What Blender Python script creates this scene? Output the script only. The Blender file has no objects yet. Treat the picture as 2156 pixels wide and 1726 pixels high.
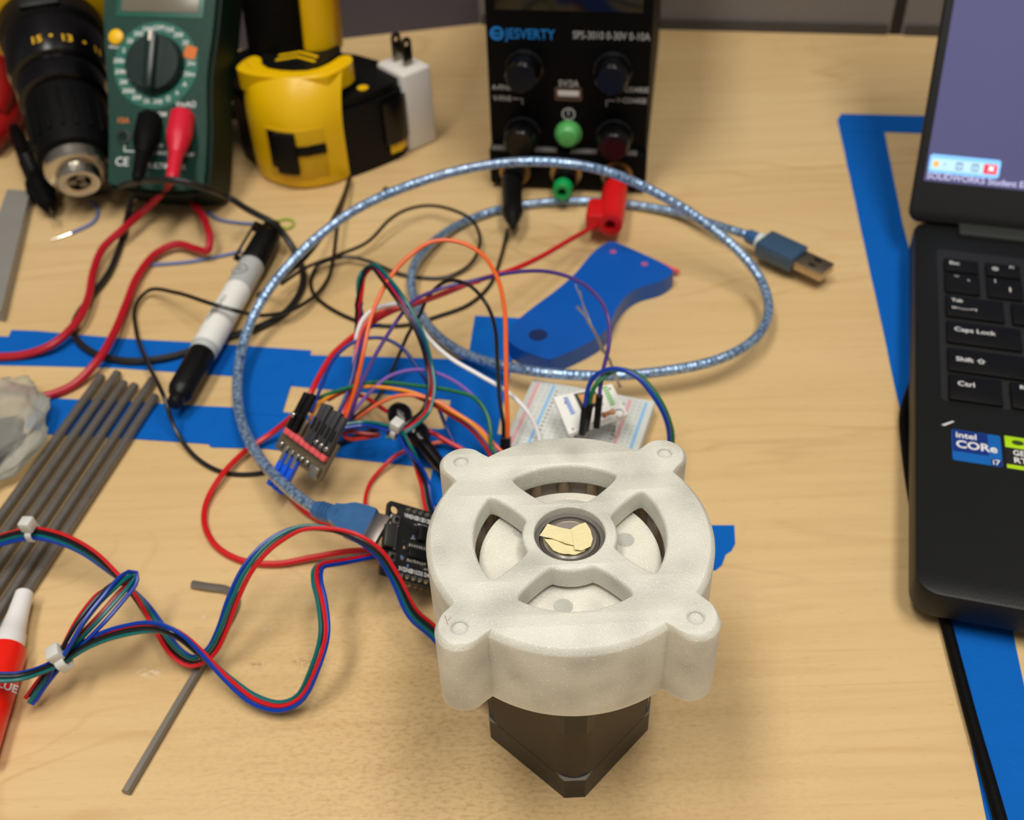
import bpy, bmesh, math, random
from mathutils import Vector as V, Matrix, noise
from math import sin, cos, pi, radians, sqrt, atan2

random.seed(7)
S = bpy.context.scene
COL = S.collection

# ------------------------------------------------------------------ camera
FPX, CX, CY, HC = 2300.0, 1078.0, 863.0, 320.0          # pixels, pixels, pixels, millimetres above the desk top
PITCH, ROLL = radians(41.7), radians(-2.4)
RC = Matrix.Rotation(pi/2 - PITCH, 3, 'X') @ Matrix.Rotation(ROLL, 3, 'Z')
CAM = V((0, 0, HC))
cd = bpy.data.cameras.new('camera')
cam = bpy.data.objects.new('camera', cd)
COL.objects.link(cam)
m4 = RC.to_4x4(); m4.translation = CAM*.001
cam.matrix_world = m4
cd.sensor_fit = 'HORIZONTAL'; cd.sensor_width = 36
cd.lens = FPX/2156*36
cd.clip_start = .01; cd.clip_end = 20
cd.dof.use_dof = True
cd.dof.focus_distance = .304
cd.dof.aperture_fstop = 15
S.camera = cam

# ------------------------------------------------------------------ world, lights, exposure
w = bpy.data.worlds.new('world'); S.world = w; w.use_nodes = True
bg = w.node_tree.nodes['Background']
bg.inputs[0].default_value = (1.0, .97, .93, 1); bg.inputs[1].default_value = .22
def ceiling_lamp(name, x, y, rz, power):
    l = bpy.data.lights.new(name, 'AREA'); l.shape = 'RECTANGLE'; l.size = .30; l.size_y = 1.15
    l.energy = power; l.color = (1.0, .945, .87)
    o = bpy.data.objects.new(name, l); COL.objects.link(o)
    o.location = (x, y, 1.75); o.rotation_euler = (0, 0, rz)
    return o
ceiling_lamp('ceiling_lamp', -.46, -.10, radians(-9.8), 21)
ceiling_lamp('ceiling_lamp', .36, -.14, radians(-9.8), 21)
vs = S.view_settings
S.display_settings.display_device = 'sRGB'
vs.view_transform = 'Standard'; vs.look = 'None'; vs.gamma = 1; vs.use_curve_mapping = False
vs.exposure = -0.10

# ------------------------------------------------------------------ measuring helpers (millimetres)
def ray(u, v):
    return RC @ V(((u-CX)/FPX, -(v-CY)/FPX, -1))
def P(u, v, z=0.0):
    d = ray(u, v)
    return CAM + d*((z-HC)/d.z)
def LP(M, u, v, ax, val):
    Mi = M.inverted(); o = Mi @ CAM; d = Mi.to_3x3() @ ray(u, v)
    return o + d*((val-o[ax])/d[ax])
def frame(o, deg):
    M = Matrix.Rotation(radians(deg), 4, 'Z'); M.translation = V(o); return M
def axes(o, x, y, z):
    M = Matrix.Identity(4)
    for i, a in enumerate((x, y, z)):
        for j in range(3): M[j][i] = a[j]
    M.translation = V(o); return M
def along(a, b, up=(0, 0, 1)):
    """frame at a, z axis pointing to b"""
    z = (V(b)-V(a)).normalized(); x = V(up).cross(z)
    if x.length < 1e-4: x = V((1, 0, 0))
    x.normalize(); return axes(a, x, z.cross(x), z)
T = Matrix.Translation
def RX(d): return Matrix.Rotation(radians(d), 4, 'X')
def RY(d): return Matrix.Rotation(radians(d), 4, 'Y')
def RZ(d): return Matrix.Rotation(radians(d), 4, 'Z')

# ------------------------------------------------------------------ materials
def lin(c):
    c = c/255
    return c/12.92 if c <= .04045 else ((c+.055)/1.055)**2.4
def rgb(c): return (lin(c[0]), lin(c[1]), lin(c[2]), 1)
MATS = {}
def mat(name, c, rough=.5, metal=0, var=.08, scale=60, bump=0, bscale=400, emit=0, trans=0, sss=0, coat=0, spec=.5, alpha=1, stretch=(1,1,1), ior=1.5):
    if name in MATS: return MATS[name]
    m = bpy.data.materials.new(name); m.use_nodes = True
    nt = m.node_tree; N = nt.nodes; L = nt.links; b = N['Principled BSDF']
    col = rgb(c)
    tc = N.new('ShaderNodeTexCoord'); mp = N.new('ShaderNodeMapping'); mp.inputs['Scale'].default_value = stretch
    L.new(tc.outputs['Object'], mp.inputs[0])
    nz = N.new('ShaderNodeTexNoise'); nz.inputs['Scale'].default_value = scale; nz.inputs['Detail'].default_value = 4
    L.new(mp.outputs[0], nz.inputs['Vector'])
    mx = N.new('ShaderNodeMix'); mx.data_type = 'RGBA'
    mx.inputs['A'].default_value = tuple(x*(1-var) for x in col[:3])+(1,)
    mx.inputs['B'].default_value = tuple(min(1, x*(1+var)) for x in col[:3])+(1,)
    L.new(nz.outputs['Fac'], mx.inputs['Factor'])
    L.new(mx.outputs['Result'], b.inputs['Base Color'])
    b.inputs['Roughness'].default_value = rough; b.inputs['Metallic'].default_value = metal
    b.inputs['Specular IOR Level'].default_value = spec
    b.inputs['IOR'].default_value = ior
    if emit:
        L.new(mx.outputs['Result'], b.inputs['Emission Color']); b.inputs['Emission Strength'].default_value = emit
    if trans: b.inputs['Transmission Weight'].default_value = trans
    if alpha < 1: b.inputs['Alpha'].default_value = alpha
    if coat: b.inputs['Coat Weight'].default_value = coat; b.inputs['Coat Roughness'].default_value = .1
    if sss:
        b.inputs['Subsurface Weight'].default_value = sss
        b.inputs['Subsurface Radius'].default_value = (.004, .0035, .003); b.inputs['Subsurface Scale'].default_value = 1
    if bump:
        n2 = N.new('ShaderNodeTexNoise'); n2.inputs['Scale'].default_value = bscale; n2.inputs['Detail'].default_value = 3
        L.new(mp.outputs[0], n2.inputs['Vector'])
        bp = N.new('ShaderNodeBump'); bp.inputs['Strength'].default_value = bump; bp.inputs['Distance'].default_value = .001
        L.new(n2.outputs['Fac'], bp.inputs['Height']); L.new(bp.outputs[0], b.inputs['Normal'])
    MATS[name] = m
    return m

def wood_material():
    m = bpy.data.materials.new('maple_veneer'); m.use_nodes = True
    nt = m.node_tree; N = nt.nodes; L = nt.links; b = N['Principled BSDF']
    tc = N.new('ShaderNodeTexCoord')
    def mp(scale, rot=radians(6)):
        a = N.new('ShaderNodeMapping'); a.inputs['Rotation'].default_value = (0, 0, rot); a.inputs['Scale'].default_value = scale
        L.new(tc.outputs['Object'], a.inputs[0]); return a
    def nz(vec, scale, det=4, dist=0, rough=.55):
        n = N.new('ShaderNodeTexNoise'); n.inputs['Scale'].default_value = scale; n.inputs['Detail'].default_value = det
        n.inputs['Distortion'].default_value = dist; n.inputs['Roughness'].default_value = rough
        L.new(vec.outputs[0], n.inputs['Vector']); return n
    def math_(op, a, bb=None, c=None):
        n = N.new('ShaderNodeMath'); n.operation = op
        for i, x in enumerate((a, bb, c)):
            if x is None: continue
            if isinstance(x, (int, float)): n.inputs[i].default_value = x
            else: L.new(x, n.inputs[i])
        return n.outputs[0]
    def ramp(x, a, bb):
        n = N.new('ShaderNodeMapRange'); n.inputs['From Min'].default_value = a; n.inputs['From Max'].default_value = bb
        L.new(x, n.inputs['Value']); return n.outputs[0]
    def mix(f, A, B):
        n = N.new('ShaderNodeMix'); n.data_type = 'RGBA'
        L.new(f, n.inputs['Factor'])
        for k, x in (('A', A), ('B', B)):
            if isinstance(x, tuple): n.inputs[k].default_value = x
            else: L.new(x, n.inputs[k])
        return n.outputs['Result']
    broad = nz(mp((2.2, 9, 1)), 1, 3, .4)
    base = mix(ramp(broad.outputs['Fac'], .3, .7), rgb((214, 185, 136)), rgb((203, 171, 119)))
    streak = nz(mp((9, 210, 1)), 1, 4, .2)
    base = mix(math_('MULTIPLY', ramp(streak.outputs['Fac'], .45, .8), .40), base, rgb((184, 148, 96)))
    # cathedral growth-ring lines
    ring = nz(mp((2.6, 11, 1), radians(4)), 1, 2.5, .9)
    k = math_('FRACT', math_('MULTIPLY', ring.outputs['Fac'], 11.0))
    line = math_('SUBTRACT', 1.0, ramp(math_('ABSOLUTE', math_('SUBTRACT', k, .5)), 0, .13))
    msk = nz(mp((5, 14, 1)), 1, 2)
    line = math_('MULTIPLY', line, math_('MULTIPLY', ramp(msk.outputs['Fac'], .42, .7), .42))
    base = mix(line, base, rgb((170, 128, 76)))
    # pores
    pore = nz(mp((140, 900, 1)), 1, 2)
    base = mix(math_('MULTIPLY', ramp(pore.outputs['Fac'], .6, .8), .30), base, rgb((164, 120, 68)))
    # darker speckled area left of and before the motor
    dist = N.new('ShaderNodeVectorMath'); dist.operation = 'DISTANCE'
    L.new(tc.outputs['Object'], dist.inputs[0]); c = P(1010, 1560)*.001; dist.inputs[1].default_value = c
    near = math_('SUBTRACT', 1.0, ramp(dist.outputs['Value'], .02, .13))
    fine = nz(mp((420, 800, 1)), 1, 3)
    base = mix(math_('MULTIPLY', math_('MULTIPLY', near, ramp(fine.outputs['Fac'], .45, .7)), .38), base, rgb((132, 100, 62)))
    for (u, v, r, cc) in ((640, 1395, .006, (96, 60, 30)), (668, 1402, .004, (96, 60, 30)), (540, 1400, .004, (96, 90, 80)), (315, 1414, .006, (236, 226, 205)),
                          (565, 1325, .0025, (238, 230, 215)), (430, 1297, .002, (238, 230, 215)), (930, 1398, .0025, (90, 56, 30))):
        d2 = N.new('ShaderNodeVectorMath'); d2.operation = 'DISTANCE'
        mm = mp((1, 2.2, 1), 0); p = P(u, v)*.001
        L.new(mm.outputs[0], d2.inputs[0]); d2.inputs[1].default_value = (p.x, p.y*2.2, 0)
        sp = nz(mp((500, 700, 1)), 1, 3)
        f = math_('MULTIPLY', math_('SUBTRACT', 1.0, ramp(d2.outputs['Value'], 0, r)), ramp(sp.outputs['Fac'], .45, .62))
        base = mix(math_('MULTIPLY', f, .8), base, rgb(cc))
    L.new(base, b.inputs['Base Color'])
    b.inputs['Roughness'].default_value = .42
    bp = N.new('ShaderNodeBump'); bp.inputs['Strength'].default_value = .12; bp.inputs['Distance'].default_value = .0006
    L.new(streak.outputs['Fac'], bp.inputs['Height']); L.new(bp.outputs[0], b.inputs['Normal'])
    return m

def printed_plastic(name, c, sss=.35):
    """translucent white printed plastic: layer lines on the sides, cloudy infill, painted sparkle specks"""
    m = bpy.data.materials.new(name); m.use_nodes = True
    nt = m.node_tree; N = nt.nodes; L = nt.links; b = N['Principled BSDF']
    tc = N.new('ShaderNodeTexCoord')
    vo = N.new('ShaderNodeTexVoronoi'); vo.inputs['Scale'].default_value = 95; vo.feature = 'SMOOTH_F1'
    L.new(tc.outputs['Object'], vo.inputs['Vector'])
    n1 = N.new('ShaderNodeTexNoise'); n1.inputs['Scale'].default_value = 130; n1.inputs['Detail'].default_value = 5
    L.new(tc.outputs['Object'], n1.inputs['Vector'])
    mr = N.new('ShaderNodeMapRange'); mr.inputs['From Min'].default_value = .12; mr.inputs['From Max'].default_value = .55
    L.new(vo.outputs['Distance'], mr.inputs['Value'])
    ad = N.new('ShaderNodeMath'); ad.operation = 'MULTIPLY_ADD'; ad.inputs[1].default_value = .55
    L.new(mr.outputs[0], ad.inputs[0])
    m2 = N.new('ShaderNodeMath'); m2.operation = 'MULTIPLY'; m2.inputs[1].default_value = .5
    L.new(n1.outputs['Fac'], m2.inputs[0]); L.new(m2.outputs[0], ad.inputs[2])
    mx = N.new('ShaderNodeMix'); mx.data_type = 'RGBA'
    col = rgb(c)
    mx.inputs['A'].default_value = tuple(x*.76 for x in col[:3])+(1,); mx.inputs['B'].default_value = tuple(min(1, x*1.22) for x in col[:3])+(1,)
    L.new(ad.outputs[0], mx.inputs['Factor'])
    sp = N.new('ShaderNodeTexNoise'); sp.inputs['Scale'].default_value = 2600; sp.inputs['Detail'].default_value = 1
    L.new(tc.outputs['Object'], sp.inputs['Vector'])
    sr = N.new('ShaderNodeMapRange'); sr.inputs['From Min'].default_value = .66; sr.inputs['From Max'].default_value = .74; sr.inputs['To Max'].default_value = .8  # white specks mixed into the colour paint the sparkle
    L.new(sp.outputs['Fac'], sr.inputs['Value'])
    m3 = N.new('ShaderNodeMix'); m3.data_type = 'RGBA'; m3.inputs['B'].default_value = (.95, .95, .92, 1)
    L.new(sr.outputs[0], m3.inputs['Factor']); L.new(mx.outputs['Result'], m3.inputs['A'])
    L.new(m3.outputs['Result'], b.inputs['Base Color'])
    b.inputs['Roughness'].default_value = .40
    b.inputs['Subsurface Weight'].default_value = sss
    b.inputs['Subsurface Radius'].default_value = (.006, .005, .004); b.inputs['Subsurface Scale'].default_value = 1
    sep = N.new('ShaderNodeSeparateXYZ'); L.new(tc.outputs['Object'], sep.inputs[0])
    wv = N.new('ShaderNodeMath'); wv.operation = 'SINE'
    k = N.new('ShaderNodeMath'); k.operation = 'MULTIPLY'; k.inputs[1].default_value = 2*pi/.00045
    L.new(sep.outputs[2], k.inputs[0]); L.new(k.outputs[0], wv.inputs[0])
    g = N.new('ShaderNodeTexNoise'); g.inputs['Scale'].default_value = 2300; g.inputs['Detail'].default_value = 2
    L.new(tc.outputs['Object'], g.inputs['Vector'])
    gm = N.new('ShaderNodeNewGeometry'); sn = N.new('ShaderNodeSeparateXYZ'); L.new(gm.outputs['True Normal'], sn.inputs[0])
    ab = N.new('ShaderNodeMath'); ab.operation = 'ABSOLUTE'; L.new(sn.outputs[2], ab.inputs[0])
    sd = N.new('ShaderNodeMath'); sd.operation = 'LESS_THAN'; sd.inputs[1].default_value = .3; L.new(ab.outputs[0], sd.inputs[0])
    wm = N.new('ShaderNodeMath'); wm.operation = 'MULTIPLY'; L.new(wv.outputs[0], wm.inputs[0]); L.new(sd.outputs[0], wm.inputs[1])
    s = N.new('ShaderNodeMath'); s.operation = 'MULTIPLY_ADD'; s.inputs[1].default_value = .12
    L.new(wm.outputs[0], s.inputs[0]); L.new(g.outputs['Fac'], s.inputs[2])
    bp = N.new('ShaderNodeBump'); bp.inputs['Strength'].default_value = .6; bp.inputs['Distance'].default_value = .0004
    L.new(s.outputs[0], bp.inputs['Height']); L.new(bp.outputs[0], b.inputs['Normal'])
    return m

def braided_cable_material():
    m = bpy.data.materials.new('clear_blue_braid'); m.use_nodes = True
    nt = m.node_tree; N = nt.nodes; L = nt.links; b = N['Principled BSDF']
    tc = N.new('ShaderNodeTexCoord')
    v = N.new('ShaderNodeTexVoronoi'); v.inputs['Scale'].default_value = 620
    L.new(tc.outputs['Object'], v.inputs['Vector'])
    mx = N.new('ShaderNodeMix'); mx.data_type = 'RGBA'
    mx.inputs['A'].default_value = rgb((176, 208, 240)); mx.inputs['B'].default_value = rgb((30, 66, 116))  # light cells in the colour paint the glints of the braid
    L.new(v.outputs['Distance'], mx.inputs['Factor']); L.new(mx.outputs['Result'], b.inputs['Base Color'])
    b.inputs['Metallic'].default_value = .5; b.inputs['Roughness'].default_value = .28
    b.inputs['Coat Weight'].default_value = .7; b.inputs['Coat Roughness'].default_value = .08
    bp = N.new('ShaderNodeBump'); bp.inputs['Strength'].default_value = .7; bp.inputs['Distance'].default_value = .0006
    L.new(v.outputs['Distance'], bp.inputs['Height']); L.new(bp.outputs[0], b.inputs['Normal'])
    return m

BLACK = mat('black_plastic', (10, 10, 11), .42, var=.15, bump=.15, spec=.25)
GLOSSBLACK = mat('glossy_black_plastic', (7, 7, 8), .22, var=.15, spec=.4)
MATTBLACK = mat('matt_black_rubber', (8, 8, 9), .6, var=.15, bump=.2, spec=.10)
DARKBODY = mat('black_laptop_shell', (15, 17, 17), .45, var=.1, bump=.12, bscale=1500, spec=.3)
KEYCAP = mat('black_keycap', (9, 9, 10), .5, var=.1, spec=.2)
YELLOW = mat('yellow_plastic', (226, 180, 0), .36, var=.06, bump=.1)
WHITEP = mat('white_plastic', (214, 210, 204), .4, var=.04)
STEEL = mat('brushed_steel', (190, 184, 172), .25, 1, var=.1, scale=300)
DARKSTEEL = mat('dark_steel_rod', (122, 116, 108), .34, .55, var=.2, scale=250, bump=.1)
BRIGHT = mat('bright_metal', (225, 222, 214), .2, 1, var=.05)
BRASS = mat('brass', (186, 150, 96), .35, 1, var=.1)
WHITEINK = mat('white_ink', (215, 215, 213), .6, var=.03)
GREYINK = mat('grey_ink', (178, 178, 176), .6, var=.03)
RED = mat('red_wire', (196, 14, 24), .35, var=.08)
REDLEAD = mat('red_silicone_lead', (172, 8, 32), .42, var=.08)
BLACKW = mat('black_wire', (10, 10, 11), .35, var=.15)
GREYLEAD = mat('black_silicone_lead', (22, 23, 23), .42, var=.15)
TEAL = mat('teal_wire', (0, 98, 98), .32, var=.08)
BLUEW = mat('blue_wire', (0, 52, 152), .32, var=.08)
NAVYW = mat('navy_wire', (10, 44, 128), .4, var=.08)
GREENW = mat('green_wire', (6, 100, 58), .4, var=.08)
ORANGEW = mat('orange_wire', (224, 92, 18), .4, var=.06)
AMBERW = mat('amber_wire', (226, 140, 34), .4, var=.06)
PURPLEW = mat('purple_wire', (76, 52, 124), .4, var=.08)
WHITEW = mat('white_wire', (226, 224, 224), .4, var=.04)
CORALW = mat('coral_wire', (200, 48, 40), .4, var=.06)
PALEBLUE = mat('pale_blue_wire', (100, 118, 166), .4, var=.08)
LIMEW = mat('lime_wire', (150, 170, 60), .5, var=.08)
NYLON = mat('clear_nylon', (216, 216, 210), .3, var=.05, sss=.3, trans=.15)
BRAID = braided_cable_material()
BLUECLEAR = mat('clear_blue_plastic', (60, 112, 168), .18, var=.2, scale=200, trans=.35, coat=.5)
TAPE = mat('blue_masking_tape', (0, 90, 176), .75, spec=.15, var=.07, scale=120, bump=.25, bscale=500)
PCB = mat('black_circuit_board', (16, 17, 18), .32, var=.25, scale=300)
SOLDER = mat('solder', (214, 210, 200), .18, 1, var=.1)
WOOD = wood_material()
PLA = printed_plastic('printed_white_plastic', (200, 199, 187))
PLA2 = printed_plastic('printed_white_disc', (206, 203, 190), .25)

# ------------------------------------------------------------------ mesh helpers (millimetres)
def NB(): return bmesh.new()
def _xf(bm, vs, M):
    if M is not None:
        for v in vs: v.co = M @ v.co
def bevel(bm, geom_edges, off, seg=2):
    if off > 0 and geom_edges:
        bmesh.ops.bevel(bm, geom=geom_edges, offset=off, offset_type='OFFSET', segments=seg, profile=.5, affect='EDGES', clamp_overlap=True)
def merge(bm, tmp, M=None):
    if M is not None: bmesh.ops.transform(tmp, matrix=M, verts=tmp.verts)
    me = bpy.data.meshes.new('tmp'); tmp.to_mesh(me); tmp.free(); bm.from_mesh(me); bpy.data.meshes.remove(me)
    return bm
def box(bm, x0, x1, y0, y1, z0, z1, bev=0, seg=2, M=None):
    t = NB()
    vs = [t.verts.new((x, y, z)) for z in (z0, z1) for y in (y0, y1) for x in (x0, x1)]
    for f in ((0, 2, 3, 1), (4, 5, 7, 6), (0, 1, 5, 4), (2, 6, 7, 3), (0, 4, 6, 2), (1, 3, 7, 5)): t.faces.new([vs[i] for i in f])
    bevel(t, t.edges[:], bev, seg)
    return merge(bm, t, M)
def prism(bm, pts, z0, z1, bev=0, seg=2, M=None, vert_only=False, top_only=False):
    t = NB(); n = len(pts)
    a = sum(pts[i][0]*pts[(i+1) % n][1]-pts[(i+1) % n][0]*pts[i][1] for i in range(n))
    if a < 0: pts = pts[::-1]
    lo = [t.verts.new((p[0], p[1], z0)) for p in pts]; hi = [t.verts.new((p[0], p[1], z1)) for p in pts]
    t.faces.new(lo[::-1]); t.faces.new(hi)
    for i in range(n): t.faces.new((lo[i], lo[(i+1) % n], hi[(i+1) % n], hi[i]))
    if bev:
        if top_only: e = [x for x in t.edges if all(v in hi for v in x.verts)]
        else: e = [x for x in t.edges if x.calc_face_angle(0) > radians(25)]
        bevel(t, e, bev, seg)
    return merge(bm, t, M)
def lathe(bm, prof, n=28, M=None, cap=True):
    t = NB(); rings = []
    for r, z in prof:
        rings.append([t.verts.new((max(r, 1e-4)*cos(2*pi*i/n), max(r, 1e-4)*sin(2*pi*i/n), z)) for i in range(n)])
    for a, b in zip(rings, rings[1:]):
        for i in range(n): t.faces.new((a[i], a[(i+1) % n], b[(i+1) % n], b[i]))
    if cap: t.faces.new(rings[0][::-1]); t.faces.new(rings[-1])
    bmesh.ops.recalc_face_normals(t, faces=t.faces[:])
    return merge(bm, t, M)
def cyl(bm, r, z0, z1, n=20, bev=0, M=None):
    p = [(r, z0), (r, z1)] if not bev else [(r-bev, z0), (r, z0+bev), (r, z1-bev), (r-bev, z1)]
    return lathe(bm, p, n, M)
def sphere(bm, r, M=None, seg=10, sc=(1, 1, 1)):
    t = NB(); bmesh.ops.create_uvsphere(t, u_segments=seg, v_segments=max(5, seg*2//3), radius=r)
    bmesh.ops.scale(t, vec=sc, verts=t.verts)
    return merge(bm, t, M)
def spline(pts, step=2.0):
    pts = [V(p) for p in pts]
    if len(pts) < 3:
        return pts
    q = [pts[0]*2-pts[1]]+pts+[pts[-1]*2-pts[-2]]
    out = []
    for i in range(1, len(q)-2):
        p0, p1, p2, p3 = q[i-1:i+3]
        t0 = 0; t1 = t0+max((p1-p0).length, 1e-3)**.5; t2 = t1+max((p2-p1).length, 1e-3)**.5; t3 = t2+max((p3-p2).length, 1e-3)**.5
        n = max(1, int((p2-p1).length/step))
        for k in range(n):
            t = t1+(t2-t1)*k/n
            A1 = p0*((t1-t)/(t1-t0))+p1*((t-t0)/(t1-t0)); A2 = p1*((t2-t)/(t2-t1))+p2*((t-t1)/(t2-t1)); A3 = p2*((t3-t)/(t3-t2))+p3*((t-t2)/(t3-t2))
            B1 = A1*((t2-t)/(t2-t0))+A2*((t-t0)/(t2-t0)); B2 = A2*((t3-t)/(t3-t1))+A3*((t-t1)/(t3-t1))
            out.append(B1*((t2-t)/(t2-t1))+B2*((t-t1)/(t2-t1)))
    out.append(pts[-1])
    return out
def tube(bm, pts, r, n=8, M=None):
    t = NB(); N = len(pts); rr = r if isinstance(r, (list, tuple)) else [r]*N
    tan = [(pts[min(i+1, N-1)]-pts[max(i-1, 0)]).normalized() for i in range(N)]
    nrm = tan[0].orthogonal().normalized(); rings = []
    for i in range(N):
        nrm = (nrm-tan[i]*nrm.dot(tan[i]))
        if nrm.length < 1e-6: nrm = tan[i].orthogonal()
        nrm.normalize(); bi = tan[i].cross(nrm)
        rings.append([t.verts.new(pts[i]+(nrm*cos(2*pi*k/n)+bi*sin(2*pi*k/n))*rr[i]) for k in range(n)])
    for a, b in zip(rings, rings[1:]):
        for i in range(n): t.faces.new((a[i], a[(i+1) % n], b[(i+1) % n], b[i]))
    t.faces.new(rings[0][::-1]); t.faces.new(rings[-1])
    return merge(bm, t, M)
def curve_to_bm(bm, cu, M=None):
    o = bpy.data.objects.new('tmp', cu); COL.objects.link(o)
    dg = bpy.context.evaluated_depsgraph_get()
    me = bpy.data.meshes.new_from_object(o.evaluated_get(dg))
    t = NB(); t.from_mesh(me)
    bpy.data.objects.remove(o); bpy.data.curves.remove(cu); bpy.data.meshes.remove(me)
    bmesh.ops.remove_doubles(t, verts=t.verts, dist=1e-4)
    return merge(bm, t, M)
def plate(bm, loops, z0, z1, bev=0, M=None):
    """flat plate with holes, outlines as closed loops, rounded rims"""
    cu = bpy.data.curves.new('tmp', 'CURVE'); cu.dimensions = '2D'; cu.fill_mode = 'BOTH'
    for lp in loops:
        s = cu.splines.new('POLY'); s.points.add(len(lp)-1)
        for p, q in zip(s.points, lp): p.co = (q[0], q[1], 0, 1)
        s.use_cyclic_u = True
    cu.extrude = (z1-z0)/2-bev; cu.bevel_depth = bev; cu.bevel_resolution = 1; cu.offset = -bev
    return curve_to_bm(bm, cu, (M or Matrix.Identity(4)) @ T((0, 0, (z0+z1)/2)))
def text(bm, s, size, M, align='CENTER', off=0, sx=1):
    cu = bpy.data.curves.new('tmp', 'FONT'); cu.body = s; cu.size = size; cu.align_x = align; cu.align_y = 'CENTER'
    cu.fill_mode = 'FRONT'; cu.offset = off; cu.resolution_u = 3
    return curve_to_bm(bm, cu, M @ Matrix.Diagonal((sx, 1, 1, 1)))
def chaikin(p, n=2):
    for _ in range(n):
        q = []
        for i in range(len(p)):
            a, b = V(p[i]), V(p[(i+1) % len(p)])
            q += [a*.75+b*.25, a*.25+b*.75]
        p = q
    return p
def circle(r, n=48, c=(0, 0)): return [(c[0]+r*cos(2*pi*i/n), c[1]+r*sin(2*pi*i/n)) for i in range(n)]
def rrect(x0, x1, y0, y1, r, n=5):
    o = []
    for cx, cy, a in ((x1-r, y1-r, 0), (x0+r, y1-r, 90), (x0+r, y0+r, 180), (x1-r, y0+r, 270)):
        o += [(cx+r*cos(radians(a+90*i/n)), cy+r*sin(radians(a+90*i/n))) for i in range(n+1)]
    return o

# ------------------------------------------------------------------ object helpers
def mesh_from(bm, name, m, angle=35):
    bmesh.ops.scale(bm, vec=(.001,)*3, verts=bm.verts)
    me = bpy.data.meshes.new(name); bm.to_mesh(me); bm.free()
    me.polygons.foreach_set('use_smooth', [True]*len(me.polygons))
    me.set_sharp_from_angle(angle=radians(angle))
    me.materials.append(m)
    return me
def part(name, bm, m, parent=None, M=None, label=None, kind=None, angle=35):
    o = bpy.data.objects.new(name, mesh_from(bm, name, m, angle)); COL.objects.link(o)
    if parent is not None: o.parent = parent
    if M is not None:
        M = M.copy(); M.translation = M.translation*.001; o.matrix_basis = M
    if label: o['label'] = label
    if kind: o['kind'] = kind
    return o
def tag(o, label, cat, group=None):
    o['label'] = label; o['category'] = cat
    if group: o['group'] = group
    return o
def thing(name, label, cat, M=None, group=None):
    o = bpy.data.objects.new(name, None); COL.objects.link(o); o.empty_display_size = .01
    if M is not None:
        M = M.copy(); M.translation = M.translation*.001; o.matrix_basis = M
    return tag(o, label, cat, group)
def single(name, bm, m, label, cat, M=None, group=None, angle=35):
    return tag(part(name, bm, m, None, M, angle=angle), label, cat, group)
def copy_thing(o, M, label=None):
    c = o.copy(); COL.objects.link(c)
    M = M.copy(); M.translation = M.translation*.001; c.matrix_basis = M
    if label: c['label'] = label
    for ch in o.children:
        d = ch.copy(); COL.objects.link(d); d.parent = c
        for g in ch.children:
            e = g.copy(); COL.objects.link(e); e.parent = d
    return c
def pts(path): return [q if isinstance(q, V) else P(*q) for q in path]
def wire(name, label, cat, path, r, m, parent=None, n=8, group=None, step=2.0, plabel=None):
    p = spline(pts(path), step); o0 = p[0].copy()
    bm = NB(); tube(bm, [q-o0 for q in p], r, n)
    if parent is None: return single(name, bm, m, label, cat, T(o0), group)
    return part(name, bm, m, parent, T(o0 - parent['o'] if False else o0), plabel)
def bundle(parent, path, wires, tw=(0, 0), r=.78, step=2.0, name='wire'):
    """several insulated wires side by side along one path; wires = (material, side mm, up mm, label)"""
    p = spline(pts(path), step); N = len(p); org = parent.location*1000
    for m, s, u, lb in wires:
        q = []
        for i in range(N):
            t = (p[min(i+1, N-1)]-p[max(i-1, 0)]).normalized()
            side = t.cross(V((0, 0, 1)))
            if side.length < .15: side = V((1, 0, 0))
            side.normalize(); up = side.cross(t)
            a = tw[0]+(tw[1]-tw[0])*i/(N-1) if len(tw) == 2 else tw[min(len(tw)-2, int(i/(N-1)*(len(tw)-1)))]*(1-(i/(N-1)*(len(tw)-1)) % 1)+tw[min(len(tw)-1, int(i/(N-1)*(len(tw)-1))+1)]*((i/(N-1)*(len(tw)-1)) % 1)
            a = radians(a)
            w_ = 1+.25*sin(i*.21+s*3)
            q.append(p[i]+side*(s*cos(a)-u*sin(a))*w_+up*(s*sin(a)+u*cos(a)))
        bm = NB(); tube(bm, [x-org for x in q], r, 7)
        part(name, bm, m, parent, None, lb)
YAW = -9.8

# ================================================================== SETTING
back = [P(720, 82), P(1010, 50), P(1965, 75)]
d0 = (back[0]-back[1]).normalized(); d1 = (back[2]-back[1]).normalized()
bl = back[1]+d0*700; br = back[1]+d1*1000
nrm = V((sin(radians(YAW)), -cos(radians(YAW)), 0))
fl = bl+nrm*1000; fr = br+nrm*1100
desk = thing('desk', 'light maple veneer work desk under all the tools and wires', 'desk')
bm = NB(); prism(bm, [tuple(x)[:2] for x in (fl, fr, br, back[1], bl)], -30, 0); part('desk_top', bm, WOOD, desk)
bm = NB(); prism(bm, [tuple(x)[:2] for x in (fl+nrm*3, fr+nrm*3, fr, fl)], -30, -.5, .8); part('edge_band', bm, mat('desk_edge', (70, 60, 52), .5), desk)
for c in (fl*.8+br*.1, fr*.8+bl*.1, br*.75+fl*.1, bl*.75+fr*.1):
    bm = NB(); box(bm, c.x-25, c.x+25, c.y-25, c.y+25, -730, -30, 2); part('leg', bm, mat('grey_steel_leg', (90, 90, 92), .5), desk)
bm = NB(); box(bm, -2200, 2200, -1800, 1800, -760, -730)
o = part('floor', bm, mat('grey_carpet_floor', (92, 90, 88), .9, bump=.4), kind='structure')
FABRIC = mat('grey_panel_fabric', (118, 112, 108), .85, var=.12, scale=700, bump=.5, bscale=1500)
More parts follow.
